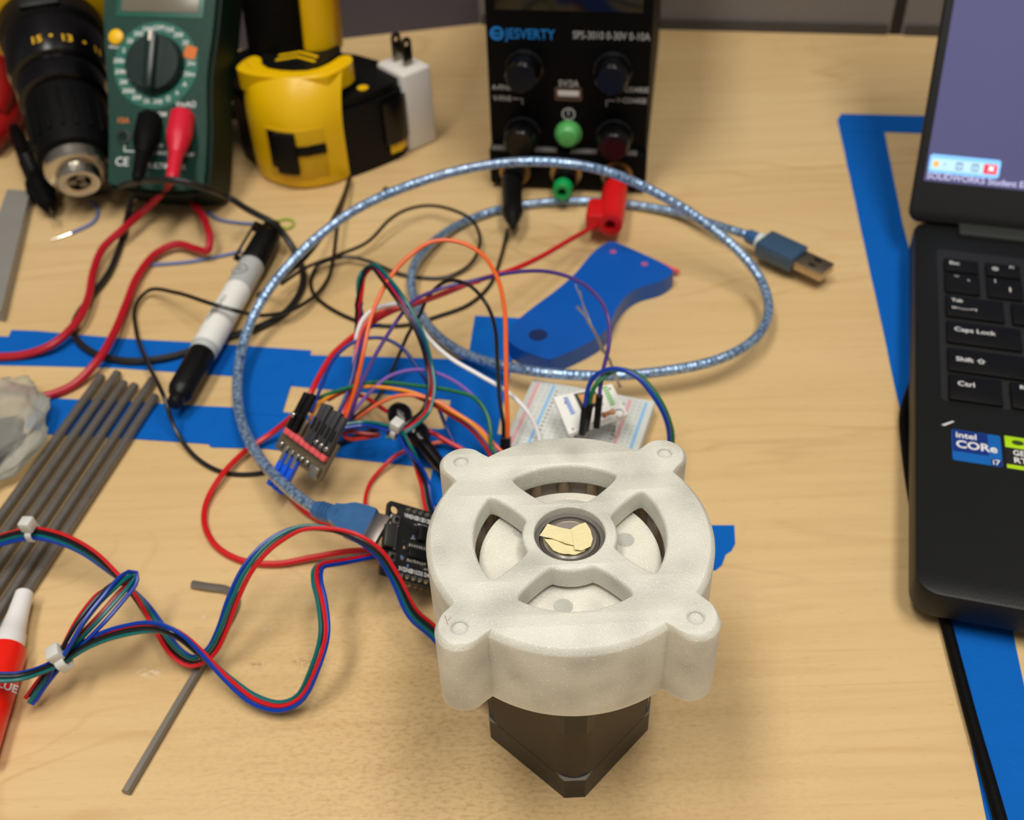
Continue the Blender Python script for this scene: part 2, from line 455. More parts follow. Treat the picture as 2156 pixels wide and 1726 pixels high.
FABRIC2 = mat('charcoal_panel_fabric', (76, 71, 80), .85, var=.12, scale=700, bump=.5, bscale=1500)
def wall(name, a, b, m, th=30, h=900):
    n = V(((b-a).y, -(b-a).x, 0)).normalized()
    if n.y < 0: n = -n
    bm = NB(); prism(bm, [tuple(x)[:2] for x in (a, b, b+n*th, a+n*th)], -730, h); return part(name, bm, m, kind='structure')
seam = P(1884, 72); sd = d1*4
wb = wall('wall_back', back[1], seam-sd, FABRIC)
wall('wall_right', seam+sd, br, FABRIC)
wall('wall_left', bl, back[1], FABRIC2)
wall('trim_1', seam-sd, seam+sd, mat('panel_seam_trim', (16, 16, 16), .6), th=26)
for k, (a, b) in enumerate(((back[1]+d1*2, seam-sd*1.5), (seam+sd*1.5, br))):
    bm = NB(); prism(bm, [tuple(x)[:2] for x in (a, b, b-V((sin(radians(-YAW)), cos(radians(-YAW)), 0))*2.5, a-V((sin(radians(-YAW)), cos(radians(-YAW)), 0))*2.5)], .2, 7, .6)
    part('baseboard_%s' % ('back', 'right')[k], bm, mat('panel_base_trim', (62, 60, 58), .6), kind='structure')

# ================================================================== MASKING TAPE
def strip(label, poly, z, th=.18):
    p = [P(u, v, z) for u, v in poly]; c = sum(p, V())/len(p)
    q = []
    for i in range(len(p)):                       # slightly ragged edges
        a, b = p[i], p[(i+1) % len(p)]; n = max(1, int((b-a).length/14))
        for k in range(n):
            x = a.lerp(b, k/n); j = noise.noise_vector(x*.12)*.35 if k else V((0, 0, 0))
            q.append(((x-c).x+j.x, (x-c).y+j.y))
    bm = NB(); prism(bm, q, 0, th)
    return single('tape_strip', bm, TAPE, label, 'tape', T((c.x, c.y, z)), 'blue masking tape on the desk')
strip('long blue masking tape strip passing under the black-capped marker', [(-60, 706), (18, 709), (24, 695), (78, 697), (250, 712), (500, 727), (656, 738), (654, 748), (985, 757), (1062, 765), (1050, 852), (950, 843), (600, 812), (495, 793), (240, 775), (-60, 768)], 0)
strip('blue masking tape strip under the tips of the steel rods', [(60, 836), (90, 838), (495, 858), (600, 868), (760, 888), (935, 905), (1060, 915), (1090, 1008), (900, 985), (560, 945), (445, 942), (438, 935), (290, 925), (60, 912)], .2)
strip('short blue masking tape piece joining two long strips under the USB cable', [(500, 786), (616, 802), (612, 814), (596, 866), (590, 876), (488, 868), (492, 845), (498, 838)], .4)
strip('blue masking tape strip running from the blue scraper toward the circuit board', [(1000, 665), (1095, 670), (1078, 765), (1055, 870), (1040, 950), (1010, 1075), (893, 1062), (912, 985), (915, 905), (936, 902), (950, 838), (985, 757)], .6)
strip('torn blue masking tape end poking out from behind the white gearbox', [(1060, 1120), (1250, 1105), (1546, 1106), (1548, 1145), (1540, 1160), (1528, 1168), (1520, 1190), (1507, 1201), (1250, 1205), (1060, 1230)], 0)
strip('long blue masking tape strip disappearing under the laptop', [(1763, 252), (1770, 243), (1856, 244), (1900, 470), (2125, 1290), (2226, 1790), (2090, 1790), (1990, 1290), (1893, 855)], 0)
strip('blue masking tape strip behind the laptop screen', [(1768, 244), (1772, 240), (2290, 252), (2300, 292), (1850, 278), (1780, 278)], .2)

# ================================================================== WHITE GEARBOX ON MOTOR
GX, GY, ZT, ZB, RR = 14.4, 200.9, 95.0, 67.1, 39.6
gear = thing('geared_motor', 'translucent white printed gearbox on a black square stepper motor, standing upright', 'motor', T((GX, GY, 0)))
def outline(R, off, rl, inset=0):
    o = []
    n = 420
    for i in range(n):
        th = 2*pi*i/n
        d = ((th-pi/4+pi/4) % (pi/2))-pi/4
        d = (th % (pi/2))-pi/4
        r = R
        a = abs(d)
        s = sin(a)
        if off*s < rl:
            r = max(r, off*cos(a)+sqrt(max(0, rl*rl-(off*s)**2)))
        if a > 1e-3:
            q = rl/s
            if 33 < q*cos(a) < off: r = max(r, q)
        o.append(((r-inset)*cos(th), (r-inset)*sin(th)))
    return o
LO, LR = 42.5, 6.5
def window(k, r0, r1, hw, g=0):
    b = k*pi/2
    a1 = pi/4-math.asin(hw/r1); a0 = pi/4-math.asin(min(.97, hw/r0))
    p = [(r1*cos(b-a1+2*a1*i/10), r1*sin(b-a1+2*a1*i/10)) for i in range(11)]
    p += [(r0*cos(b+a0-2*a0*i/6), r0*sin(b+a0-2*a0*i/6)) for i in range(7)]
    # straighten sides with mid points
    return chaikin(p, 3)
holes = [circle(2.0, 20, (LO*cos(pi/4+k*pi/2), LO*sin(pi/4+k*pi/2))) for k in range(4)]
def grow(pl, d):
    o = []; n = len(pl)
    for i in range(n):
        a, b, c = V(pl[i-1]).to_2d(), V(pl[i]).to_2d(), V(pl[(i+1) % n]).to_2d(); t_ = ((b-a).normalized()+(c-b).normalized()).normalized()
        o.append(tuple(b+V((t_.y, -t_.x))*d))
    return o
def ccw(pl):
    a = sum(pl[i-1][0]*pl[i][1]-pl[i][0]*pl[i-1][1] for i in range(len(pl))); return pl if a > 0 else pl[::-1]
def loft(bm, loops, flip=False):
    t = NB(); rows_ = [[t.verts.new((q[0], q[1], z)) for q in lp] for lp, z in loops]; n = len(rows_[0])
    for a, b in zip(rows_, rows_[1:]):
        for i in range(n):
            f = (a[i], a[(i+1) % n], b[(i+1) % n], b[i]); t.faces.new(f[::-1] if flip else f)
    return merge(bm, t)
bm = NB()
OUTP = [(0, ZT-7), (0, ZT-1.9), (.12, ZT-1.55), (1.25, ZT-.25), (1.6, ZT)]
OUTP = [(0, ZB)]+OUTP[1:]
loft(bm, [(outline(RR, LO, LR, d), z) for d, z in OUTP])
tops, bots, under = [outline(RR, LO, LR, 1.6)], [outline(RR, LO, LR, 0), circle(31.2, 64)], [circle(31.2, 64)]
loft(bm, [(circle(31.2, 64), ZB), (circle(31.2, 64), ZT-7)], True)
for k in range(4):
    wl = ccw(window(k, 13.2, 26.4, 3.9)); pr_ = [(0, ZT-7), (0, ZT-1.3), (.15, ZT-.7), (.4, ZT-.25), (.85, ZT)]
    loft(bm, [(grow(wl, d), z) for d, z in pr_], True); tops.append(grow(wl, .85)); under.append(wl)
for c_, r_, d_ in [((0, 0), 9.8, .3)]+[((LO*cos(pi/4+k*pi/2), LO*sin(pi/4+k*pi/2)), 2.0, .5) for k in range(4)]:
    n_ = 48 if r_ > 5 else 20
    loft(bm, [(circle(r_, n_, c_), ZT-7 if r_ > 5 else ZB), (circle(r_, n_, c_), ZT-d_), (circle(r_+d_, n_, c_), ZT)], True); tops.append(circle(r_+d_, n_, c_)); (under if r_ > 5 else bots).append(circle(r_, n_, c_))
plate(bm, tops, ZT, ZT); plate(bm, bots, ZB, ZB); plate(bm, under, ZT-7, ZT-7)
bmesh.ops.remove_doubles(bm, verts=bm.verts, dist=2e-3); bmesh.ops.recalc_face_normals(bm, faces=bm.faces[:])
cover = part('housing', bm, PLA, gear, label='round white housing with four windows, central hub and four bolt lobes', angle=38)
bm = NB(); plate(bm, [circle(30.4, 64)], ZB+1, ZB+6); part('housing_floor', bm, PLA2, gear)
bm = NB(); plate(bm, [circle(31.1, 64), circle(29.3, 64)], ZB+6, ZT-7.1); part('pin_ring', bm, mat('grey_pin_ring', (206, 198, 188), .45, .0), gear, label='grey metal ring behind the roller pins')
for k in range(21):
    a = 2*pi*k/21+.07
    bm = NB(); cyl(bm, 1.8, ZB+6, ZT-7.1, 14, .1); part('roller_pin', bm, mat('roller_pin_steel', (206, 184, 156), .3, .5, var=.2), gear, T((28.5*cos(a), 28.5*sin(a), 0)))
ecc = (0, -1.6)
bm = NB(); plate(bm, [circle(25.4, 84, ecc)], ZT-16, ZT-8.6, .5)
disc = part('cycloid_disc', bm, PLA2, gear, label='white disc turning inside the cover')
for k in range(6):
    a = k*pi/3+.35
    bm = NB(); cyl(bm, 2.6, ZT-8.7, ZT-8.5, 20, .08); part('output_pin', bm, printed_plastic('printed_white_pin', (196, 194, 182), .3) if k == 0 else bpy.data.materials['printed_white_pin'], disc, T((17*cos(a)+ecc[0], 17*sin(a)+ecc[1], 0)))
bear = part('bearing', lathe(NB(), [(9.75, ZT-7), (9.75, ZT-2.6), (8.5, ZT-2.6), (8.3, ZT-3.0), (8.2, ZT-7)], 48), mat('bearing_steel', (150, 148, 142), .3, .8), gear, label='steel ball bearing in the hub')
bm = NB(); lathe(bm, [(8.2, ZT-6), (8.2, ZT-3), (7.4, ZT-3), (7.4, ZT-6)], 48); part('shield', bm, mat('bearing_shield', (96, 90, 84), .4, .6), bear)
bm = NB(); lathe(bm, [(7.4, ZT-7), (7.4, ZT-2.2), (6.9, ZT-1.8), (6.3, ZT-1.8), (6.1, ZT-2.2), (6.1, ZT-7)], 48); part('inner_race', bm, BRIGHT, bear)
bm = NB(); cyl(bm, 6.1, ZT-7, ZT-2.0, 40, .2); part('shaft', bm, mat('shaft_end_steel', (178, 170, 160), .45, .8), gear)
CREPE = mat('pale_yellow_crepe_tape', (222, 210, 160), .75, var=.06, scale=300, bump=.35, bscale=900)
def flake(poly, z, amp=.35, seed=0, label='crumpled pale yellow tape scrap'):
    t = NB()
    p = [LP(gearM, u, v, 2, z) for u, v in poly]
    c = sum(p, V())/len(p)
    vs0 = [t.verts.new(x) for x in p]
    f = t.faces.new(vs0)
    bmesh.ops.triangulate(t, faces=[f]); bmesh.ops.subdivide_edges(t, edges=t.edges[:], cuts=3, use_grid_fill=True)
    for v in t.verts: v.co.z += amp*noise.noise(v.co*.45+V((seed, seed*2, 0)))+.25*max(0, (v.co-c).length/7)
    r = bmesh.ops.solidify(t, geom=t.faces[:], thickness=.12)
    return t
gearM = T((GX, GY, 0))
t1 = flake([(1153, 1104), (1172, 1109), (1203, 1116), (1238, 1122), (1240, 1150), (1222, 1153), (1190, 1145), (1165, 1135), (1136, 1129)], ZT-1.0, .3, 1)
part('tape_scrap', t1, CREPE, gear, label='folded pale yellow tape scrap stuck over the shaft', angle=60)
t1 = flake([(1202, 1115), (1216, 1107), (1233, 1101), (1243, 1115), (1248, 1135), (1244, 1150), (1225, 1160), (1210, 1158)], ZT-.8, .3, 5)
part('tape_scrap', t1, CREPE, gear, label='upright corner of the pale yellow tape scrap', angle=60)
t1 = flake([(1146, 1136), (1172, 1136), (1205, 1140), (1242, 1146), (1230, 1162), (1210, 1168), (1190, 1168), (1165, 1160)], ZT-1.5, .35, 9)
part('tape_scrap', t1, CREPE, gear, label='wrinkled lower layer of the pale yellow tape scrap', angle=60)
for k in range(4):
    a = pi/4+k*pi/2
    bm = NB(); lathe(bm, [(2.02, ZT-6), (2.02, ZT-.9), (1.0, ZT-1.3), (.1, ZT-1.35)], 24, cap=False)
    part('bolt_plug', bm, PLA, gear, T((LO*cos(a), LO*sin(a), 0)))
bm = NB()
for s, (u, v, a) in zip('|//', ((938, 1300, 20), (946, 1303, -20), (942, 1311, 30))):
    p = LP(gearM, u, v, 2, ZT+.06); text(bm, s, 1.8, T(p) @ RZ(a))
part('ink_mark', bm, mat('red_brown_ink', (150, 70, 70), .6), gear, label='small red brown pen mark near a bolt hole')
# motor
MOTB = mat('black_anodised_motor', (46, 43, 38), .34, .55, var=.12, scale=400, bump=.08)
MOTL = mat('black_lacquered_laminations', (64, 58, 50), .38, .85, var=.15, scale=300)
def sq(h, ch, n=0): return [(h, -h+ch), (h, h-ch), (h-ch, h), (-h+ch, h), (-h, h-ch), (-h, -h+ch), (-h+ch, -h), (h-ch, -h)]
mot = part('motor', prism(NB(), sq(20.65, 4.6), 0, 11, .5, M=RZ(45.4)), MOTB, gear, label='black square stepper motor body')
bm = NB(); prism(bm, rrect(-20.6, 20.6, -20.6, 20.6, 8.2, 8), 10.9, 44.5, M=RZ(45.4)); part('laminations', bm, MOTL, mot)
pb = MOTL.node_tree.nodes['Principled BSDF']; tn_ = MOTL.node_tree.nodes.new('ShaderNodeTangent'); tn_.direction_type = 'RADIAL'; tn_.axis = 'Z'
MOTL.node_tree.links.new(tn_.outputs[0], pb.inputs['Tangent']); pb.inputs['Anisotropic'].default_value = .85
bm = NB(); prism(bm, sq(20.65, 4.6), 44.4, 46, .3, M=RZ(45.4)); part('front_flange', bm, MOTB, mot)
for k in range(4):
    Mk = RZ(45.4+90*k)
    Mf = RZ(45.4+90*k) @ axes((20.35, 0, 0), V((0, 1, 0)), V((0, 0, 1)), V((1, 0, 0)))
    for sg in (-1, 1):
        bm = NB(); prism(bm, [(sg*16.05, 35.5), (sg*13.6, 35.8), (sg*12.6, 37.6), (sg*5.5, 44.6), (sg*16.05, 44.6)], 0, .34, M=Mf); part('corner_flank', bm, MOTB, mot)
    bm = NB(); prism(bm, [(-12.3, 37.9), (-5.3, 44.5), (-5.9, 44.5), (-12.7, 37.6)], .2, .36, M=Mf); part('seam_gap', bm, GLOSSBLACK, mot)
    sg = 1 if k == 3 else -1; bm = NB(); box(bm, sg*15.6-.35, sg*15.6+.35, 12.6, 29, .2, .36, M=Mf); part('seam_gap', bm, GLOSSBLACK, mot)
    Mc = RZ(90*k+.4)
    bm = NB(); prism(bm, [(23.3, -5.8), (26.05, -3.3), (26.05, 3.3), (23.3, 5.8)], 10.4, 11.3, M=Mc); part('corner_ledge', bm, mat('pale_edge_metal', (140, 140, 143), .45, .3), mot, label='pale metal corner ledge')  # ledge coloured paler than the end cap
    bm = NB(); prism(bm, [(22.5, -6.0), (25.9, -3.25), (25.9, 3.25), (22.5, 6.0)], 35.5, 44.6, .3, M=Mc); part('corner_lug', bm, MOTB, mot)
bm = NB(); lathe(bm, [(11, 45.9), (11, 48), (17, 48), (17, ZB+1.2)], 40); part('mounting_boss', bm, PLA2, gear)

# ================================================================== LAPTOP
LM = frame(P(1927, 1243, 20)-V((0, 0, 0)), -16.75)
LM.translation.z = 0
def lk(u, v): q = LP(LM, u, v, 2, 20.0); return q.x, q.y
LW = 358
lap = thing('laptop', 'open black laptop with lit screen and stickers beside blue tape', 'laptop', LM)
bm = NB(); plate(bm, [rrect(0, LW, 0, 243, 9, 6)], 7.5, 20, 1.6); base = part('base', bm, DARKBODY, lap)
for x in (18, LW-40):
    for y in (14, 210):
        bm = NB(); box(bm, x, x+22, y, y+6, .45, 7.8, 1); part('rubber_foot', bm, MATTBLACK, lap)
bm = NB(); plate(bm, [rrect(10.5, LW-10.5, 104, 218, 2, 3)], 19.9, 20.12); part('keyboard_deck', bm, mat('keyboard_deck_plastic', (24, 25, 25), .5), lap)
def key(x0, y0, x1, y1, leg):
    bm = NB(); box(bm, x0, x1, y0, y1, 20.1, 21.7, .7, 2); k = part('key', bm, KEYCAP, lap)
    if leg:
        bm = NB()
        for s, fx, fy, sz in leg: text(bm, s, sz, T((x0+fx*(x1-x0), y0+fy*(y1-y0), 21.78)), 'LEFT', off=.05)
        part('legend', bm, WHITEINK, k)
RH, KP = 15.6, 19.2
rows = []
y5 = lk(2003, 850)[1]; X0 = 13.3
ytop = [lk(1990, 548)[1], lk(1985, 577)[1], lk(1990, 626)[1], lk(1993, 679)[1], lk(1997, 736)[1], lk(2003, 792)[1]]
hts = [10.5, 15.8, 15.8, 15.8, 15.8, 16.5]
def row(i, items, x=X0):
    for w_, leg in items:
        key(x, ytop[i]-hts[i], x+w_, ytop[i], leg); x += w_+3.1
row(0, [(15.5, [('Esc', .15, .6, 3.4)]), (15.5, [('\u263c', .12, .5, 3.6), ('F1', .68, .78, 2.4)]), (15.5, [('F2', .66, .78, 2.4)])]+[(15.5, None)]*13)
row(1, [(15.5, [('~', .28, .82, 3.4), ('`', .62, .55, 6)]), (15.5, [('!', .2, .78, 3.6), ('1', .55, .42, 5)]), (15.5, [('@', .2, .78, 3.6), ('2', .55, .42, 5)])]+[(15.5, None)]*13)
row(2, [(25, [('Tab', .1, .76, 3.2), ('\u21e4\u2014\u21e5', .1, .38, 3.6)]), (15.8, [('Q', .38, .55, 6.4)])]+[(15.8, None)]*12)
row(3, [(31, [('Caps Lock', .1, .6, 4.0)]), (15.8, [('A', .38, .55, 6.4)])]+[(15.8, None)]*11)
row(4, [(40, [('Shift \u21e7', .08, .5, 4.0)]), (15.8, [('Z', .38, .55, 6.4)])]+[(15.8, None)]*10)
row(5, [(21, [('Ctrl', .16, .62, 4.2)]), (20, [('Rotate', .18, .80, 3.4), ('Fn', .42, .42, 3.8)]), (20, None), (15.8, None), (86, None), (15.8, None), (15.8, None), (20, None)])
def onbase(name, poly, z0, z1, m, label=None, parent=None, r=.6):
    q = [lk(u, v) for u, v in poly]
    bm = NB(); prism(bm, q, z0, z1, min(.4, r)); return part(name, bm, m, parent or lap, label=label)
sx, sy = lk(2003, 903); sx2, sy2 = lk(2113, 985)
st = part('sticker', plate(NB(), [rrect(sx, sx+18.3, sy-18.0, sy, 1.0)], 20, 20.12), mat('sticker_blue', (0, 92, 170), .4), lap, label='blue processor sticker with white lettering')
bm = NB(); box(bm, sx+.2, sx+13.5, sy-12.8, sy-.2, 20.13, 20.16); part('sticker_panel', bm, mat('sticker_navy', (0, 40, 116), .4), st)
bm = NB(); box(bm, sx+14.2, sx+18.1, sy-17.8, sy-14.0, 20.13, 20.16); part('sticker_panel', bm, mat('sticker_navy', (0, 40, 116), .4), st)
bm = NB(); text(bm, 'intel', 4.6, T((sx+1.4, sy-3.2, 20.2)), 'LEFT', off=.10); text(bm, 'CORe', 6.0, T((sx+1.4, sy-8.6, 20.2)), 'LEFT', off=.16, sx=.98); text(bm, 'i7', 4.0, T((sx+14.6, sy-16, 20.2)), 'LEFT', off=.06)
part('lettering', bm, WHITEINK, st)
gx, gy = sx+19.8, sy+.6
st = part('sticker', plate(NB(), [rrect(gx, gx+18, gy-18.5, gy, 1.0)], 20, 20.12), mat('sticker_black', (22, 22, 24), .4), lap, label='black and lime green graphics sticker')
bm = NB(); box(bm, gx, gx+18, gy-6.6, gy, 20.13, 20.18, .02); box(bm, gx, gx+18, gy-18.5, gy-16.3, 20.13, 20.18, .02); part('sticker_panel', bm, mat('sticker_lime', (166, 208, 0), .4), st)
bm = NB(); text(bm, 'GEFORCE', 4.3, T((gx+2.6, gy-9.4, 20.2)), 'LEFT', off=.1, sx=.8); text(bm, 'RTX', 4.3, T((gx+2.6, gy-13.6, 20.2)), 'LEFT', off=.1); part('lettering', bm, WHITEINK, st)
bm = NB(); lathe(bm, [(2.3, 20.2), (2.3, 20.22)], 20, T((gx+4.8, gy-3.3, 0)) @ Matrix.Diagonal((1, .62, 1, 1))); text(bm, 'NVIDIA', 3.2, T((gx+7.6, gy-3.3, 20.21)), 'LEFT', off=.05); part('emblem', bm, mat('sticker_dark_ink', (40, 60, 0), .5), st)
fx, fy = lk(1995, 891)
bm = NB(); prism(bm, [(fx-2.4, fy-1.6), (fx-1.2, fy-1.9), (fx+2.6, fy+1.4), (fx+1.8, fy+1.6)], 20.0, 20.2); part('scuff', bm, WHITEINK, lap, label='small white scuff')
# hinge bar and lid
hx = lk(2017, 490)[0]
bm = NB(); box(bm, hx, LW-hx, 231, 242, 19.5, 22.5, .8); part('hinge_bar', bm, mat('hinge_plastic', (40, 42, 40), .5), lap)
TL = 36.5
HM = T((0, 239.5, 21.5)) @ RX(-TL+0)         # lid frame: x along hinge, z up the lid, -y faces the user
LMH = LM @ HM
lid = part('lid', plate(NB(), [rrect(-3.2, LW+3.2, 0, 232, 6, 5)], 0, 6, 1.0, M=RX(90) @ T((0, 0, -6))), mat('lid_black', (8, 8, 8), .5, spec=.2), lap, HM, label='black screen lid')
def sc(u, v): q = LP(LMH, u, v, 1, -.3); return q.x, q.z
sl, sb = sc(1945, 380)
bm = NB(); box(bm, sl, LW-sl, -.25, .05, sb, 224); scr = part('screen', bm, mat('lit_screen', (82, 82, 122), .5, spec=.1, emit=.30, var=.05, scale=12), lid, label='glowing slate purple screen')
bx, bz = sc(1953, 362); bx2, bz2 = sc(2108, 345)
BARW = bx2-bx
bm = NB(); plate(bm, [rrect(bx, bx+BARW, bz, bz+9.0, 1.5)], 0, .1, M=T((0, -.28, 0)) @ RX(90)); part('toolbar', bm, mat('lit_toolbar', (120, 180, 236), .4, spec=.1, emit=.7, var=.05), scr)
bm = NB(); plate(bm, [rrect(bx+.9, bx+BARW-.9, bz+1.4, bz+7.0, .8)], 0, .05, M=T((0, -.42, 0)) @ RX(90)); part('toolbar_field', bm, mat('lit_toolbar_field', (176, 214, 236), .4, spec=.1, emit=.55, var=.03), scr)
bm = NB(); plate(bm, [rrect(bx+BARW*.77, bx+BARW-1.4, bz+1.8, bz+6.6, .6)], 0, .05, M=T((0, -.5, 0)) @ RX(90)); part('close_button', bm, mat('lit_close_red', (214, 70, 90), .4, spec=.1, emit=.55, var=.03), scr)
bm = NB()
for s, f, z in (('\u00d7', .875, 5.6),): text(bm, s, z, T((bx+BARW*f, -.58, bz+4.2)) @ RX(90), off=.12)
part('close_mark', bm, mat('lit_white', (240, 240, 250), .4, emit=.9), scr)
bm = NB()
for f in (.43, .65):
    for a, b, c, d in ((-1.6, 1.6, 1.2, 1.8), (-1.6, 1.6, -1.8, -1.4), (-1.6, -1.2, -1.8, 1.8), (1.2, 1.6, -1.8, 1.8), (-.2, .2, -1.8, 1.2)):
        box(bm, bx+BARW*f+a, bx+BARW*f+b, -.55, -.5, bz+4.2+c, bz+4.2+d)
text(bm, '?', 3.2, T((bx+BARW*.22, -.55, bz+4.2)) @ RX(90))
part('toolbar_icon', bm, mat('lit_grey_icon', (96, 120, 146), .4, spec=.1, emit=.3), scr)
bm = NB(); lathe(bm, [(1.5, 0), (1.5, .06)], 16, T((bx+BARW*.1, -.5, bz+4.3)) @ RX(90)); part('toolbar_icon', bm, mat('lit_orange', (240, 180, 90), .4, spec=.1, emit=.4), scr)
bm = NB(); text(bm, 'SOLIDWORKS Student Edition - Academic Use Only', 4.3, T((sl+1.0, -.35, sb+2.6)) @ RX(90), 'LEFT', off=.05); part('status_text', bm, mat('lit_lavender', (190, 190, 230), .4, spec=.1, emit=.5), scr)

wire('charging_cable', 'black power cord running out from under the laptop along blue tape', 'cable', [(1925, 800, 3), (1904, 870, 3), (1910, 960, 3), (1930, 1090, 2.5), (1950, 1190, 2.2), (1985, 1290, 2.2), (2015, 1400, 2.2), (2050, 1530, 2.2), (2085, 1650, 2.2), (2125, 1790, 2.2)], 2.1, MATTBLACK, n=12)

# ================================================================== BENCH POWER SUPPLY
PM = frame(P(1033, 397, 0), -9.74)
def pf(u, v, y=4.0): return LP(PM, u, v, 1, y)
psu = thing('power_supply', 'black bench power supply with four knobs and green button', 'power supply', PM)
PW = 87.5
bm = NB(); box(bm, .8, PW-.8, 4, 190, 5, 172, 1.2); part('case', bm, mat('psu_black_steel', (5, 5, 6), .55, var=.15, spec=.1), psu)
bm = NB(); box(bm, 0, PW, 0, 12, 3, 25, 1.6); part('terminal_panel', bm, mat('psu_terminal_panel', (6, 6, 7), .5, spec=.1), psu)
for k in range(4):
    bm = NB(); box(bm, 1.5+k*22.0, 16+k*22.0, -.2, 4.0, 24.4, 25.6, .3); part('lit_ledge_dash', bm, mat('psu_lit_ledge_grey', (96, 94, 92), .45), psu)  # grey dashes paint the light caught by the ledge
for x in (8, PW-8):
    for y in (10, 175):
        bm = NB(); cyl(bm, 6, 0, 5.2, 16, .8); part('rubber_foot', bm, MATTBLACK, psu, T((x, y, 0)))
bm = NB(); box(bm, 6, PW-6, 3.4, 4.4, 102, 160, .3); part('display_window', bm, mat('psu_display', (6, 6, 7), .12), psu)
KN = [(1105, 140), (1291, 145), (1101, 278), (1294, 284)]
for u, v in KN:
    p = pf(u, v)
    kb = NB(); lathe(kb, [(10.2, 0), (10.2, 2.0), (9.2, 2.6), (8.8, 13.0), (7.4, 15), (1, 15)], 28, T((p.x, 4, p.z)) @ RX(90))
    k = part('knob', kb, GLOSSBLACK, psu)
p = pf(1197, 197); bm = NB(); plate(bm, [rrect(-7.2, 7.2, -3.6, 3.6, .8), rrect(-6.2, 6.2, -2.6, 2.6, .4)], 0, .8, M=T((p.x, 4, p.z)) @ RX(90))
us = part('usb_port', bm, mat('usb_shell', (120, 100, 86), .35, .9), psu)
bm = NB(); box(bm, p.x-5.8, p.x+5.8, 3.4, 4, p.z-1.6, p.z+1.9, .2); part('port_tongue', bm, mat('usb_tongue', (200, 198, 194), .4), us)
p = pf(1197, 280); bm = NB(); lathe(bm, [(7.4, 0), (7.4, 1.4), (6.4, 1.6), (6.2, 5), (4.6, 6.6), (1, 7.2)], 28, T((p.x, 4, p.z)) @ RX(90)); part('power_button', bm, mat('green_button', (84, 168, 88), .4), psu, label='round green power button')
bm = NB(); p = pf(1197, 240); plate(bm, [circle(3.6, 24), circle(2.9, 24)], 0, .15, M=T((p.x, 3.9, p.z)) @ RX(90)); box(bm, p.x-.35, p.x+.35, 3.6, 3.8, p.z-.5, p.z+2.4); text(bm, '^', 3, T((p.x, 3.7, p.z-1)) @ RX(90)); part('power_symbol', bm, GREYINK, psu)
bm = NB(); p = pf(1063, 71); text(bm, 'JESVERTY', 7.6, T((p.x+.3, 3.75, p.z)) @ RX(90), 'LEFT', off=.10, sx=.82); part('lettering', bm, mat('blue_ink', (0, 118, 196), .5), psu, label='blue maker name')
q = pf(1046, 70); bm = NB(); plate(bm, [circle(3.7, 28), circle(2.1, 20, (.3, .2))], 0, .2, M=T((q.x, 3.9, q.z)) @ RX(90)); box(bm, q.x-2.4, q.x+3.0, 3.5, 3.8, q.z-.5, q.z+.5); part('emblem', bm, mat('blue_ink', (0, 118, 196), .5), psu, label='round blue emblem')
bm = NB(); p = pf(1287, 76); text(bm, 'SPS-3010 0-30V 0-10A', 5.8, T((p.x, 3.75, p.z)) @ RX(90), off=.0, sx=.74)
def pt(s, u, v, size, al='CENTER'):
    p = pf(u, v); text(bm, s, size, T((p.x, 3.75, p.z)) @ RX(90), al, off=.04, sx=.85)
pt('5V/2A', 1197, 176, 5.0); pt('A-FINE', 1056, 184, 4.0); pt('V-FINE', 1058, 207, 4.0); pt('A-COARSE', 1334, 189, 4.0); pt('V-COARSE', 1330, 212, 4.0)
for u0, u1, v in ((1080, 1100, 207), (1277, 1296, 211)):
    a, b = pf(u0, v), pf(u1, v); box(bm, a.x, b.x, 3.6, 3.8, a.z-.3, a.z+.3)
    c = b if u0 == 1080 else a; box(bm, c.x-.3, c.x+.3, 3.6, 3.8, c.z-3.4, c.z)
part('panel_lettering', bm, GREYINK, psu, label='grey panel lettering')
POST = [(1085, 366), (1192, 376), (1299, 382)]
post_loc = []
for i, (u, v) in enumerate(POST):
    p = pf(u, v, 0); x, z = p.x, 12.5; post_loc.append((x, z))
    bm = NB(); lathe(bm, [(6.4, 0), (6.4, 8), (5.6, 8.5), (5.6, 15), (5.2, 16)], 24, T((x, 0, z)) @ RX(90)); po = part('binding_post', bm, GLOSSBLACK, psu)
    bm = NB(); lathe(bm, [(8.8, 0), (8.8, .9), (6.5, .9), (6.5, 0)], 28, T((x, -1, z)) @ RX(90)); part('washer', bm, BRASS, po)
    if i == 1:
        bm = NB(); lathe(bm, [(5.0, 12), (5.4, 12), (5.4, 21), (4.8, 22), (2.6, 22), (2.4, 14)], 24, T((x, 0, z)) @ RX(90)); part('post_cap', bm, mat('green_post', (8, 150, 74), .35), po, label='green hollow terminal cap')

# banana leads of the supply
def plead(name, label, cat): return thing(name, label, cat, T((0, 0, 0)))
x, z = post_loc[2]
lead_r = thing('test_lead', 'red banana plug lead running from power supply past small motor driver', 'cable', PM @ T((x, -16, z)))
RP = mat('red_plug', (206, 20, 24), .38)
bm = NB(); lathe(bm, [(5, 2), (6.6, 1), (7.0, -8), (7.0, -30), (6.4, -37), (5.2, -37.5), (3.0, -37.4), (3.0, -30)], 24, RX(-90) @ RY(0)); pl = part('plug', bm, RP, lead_r, RX(-1))
bm = NB(); box(bm, -13, -2, -37, -18, -5, 5, 2); part('side_barrel', bm, RP, pl)
Mi = lead_r.matrix_basis.copy(); Mi.translation *= 1000; LRI = Mi.inverted()
def wire_in(parent, Minv, path, r, m, name='wire', n=8, label=None, step=2.0):
    p = [Minv @ q for q in spline(pts(path), step)]
    bm = NB(); tube(bm, p, r, n); return part(name, bm, m, parent, label=label)
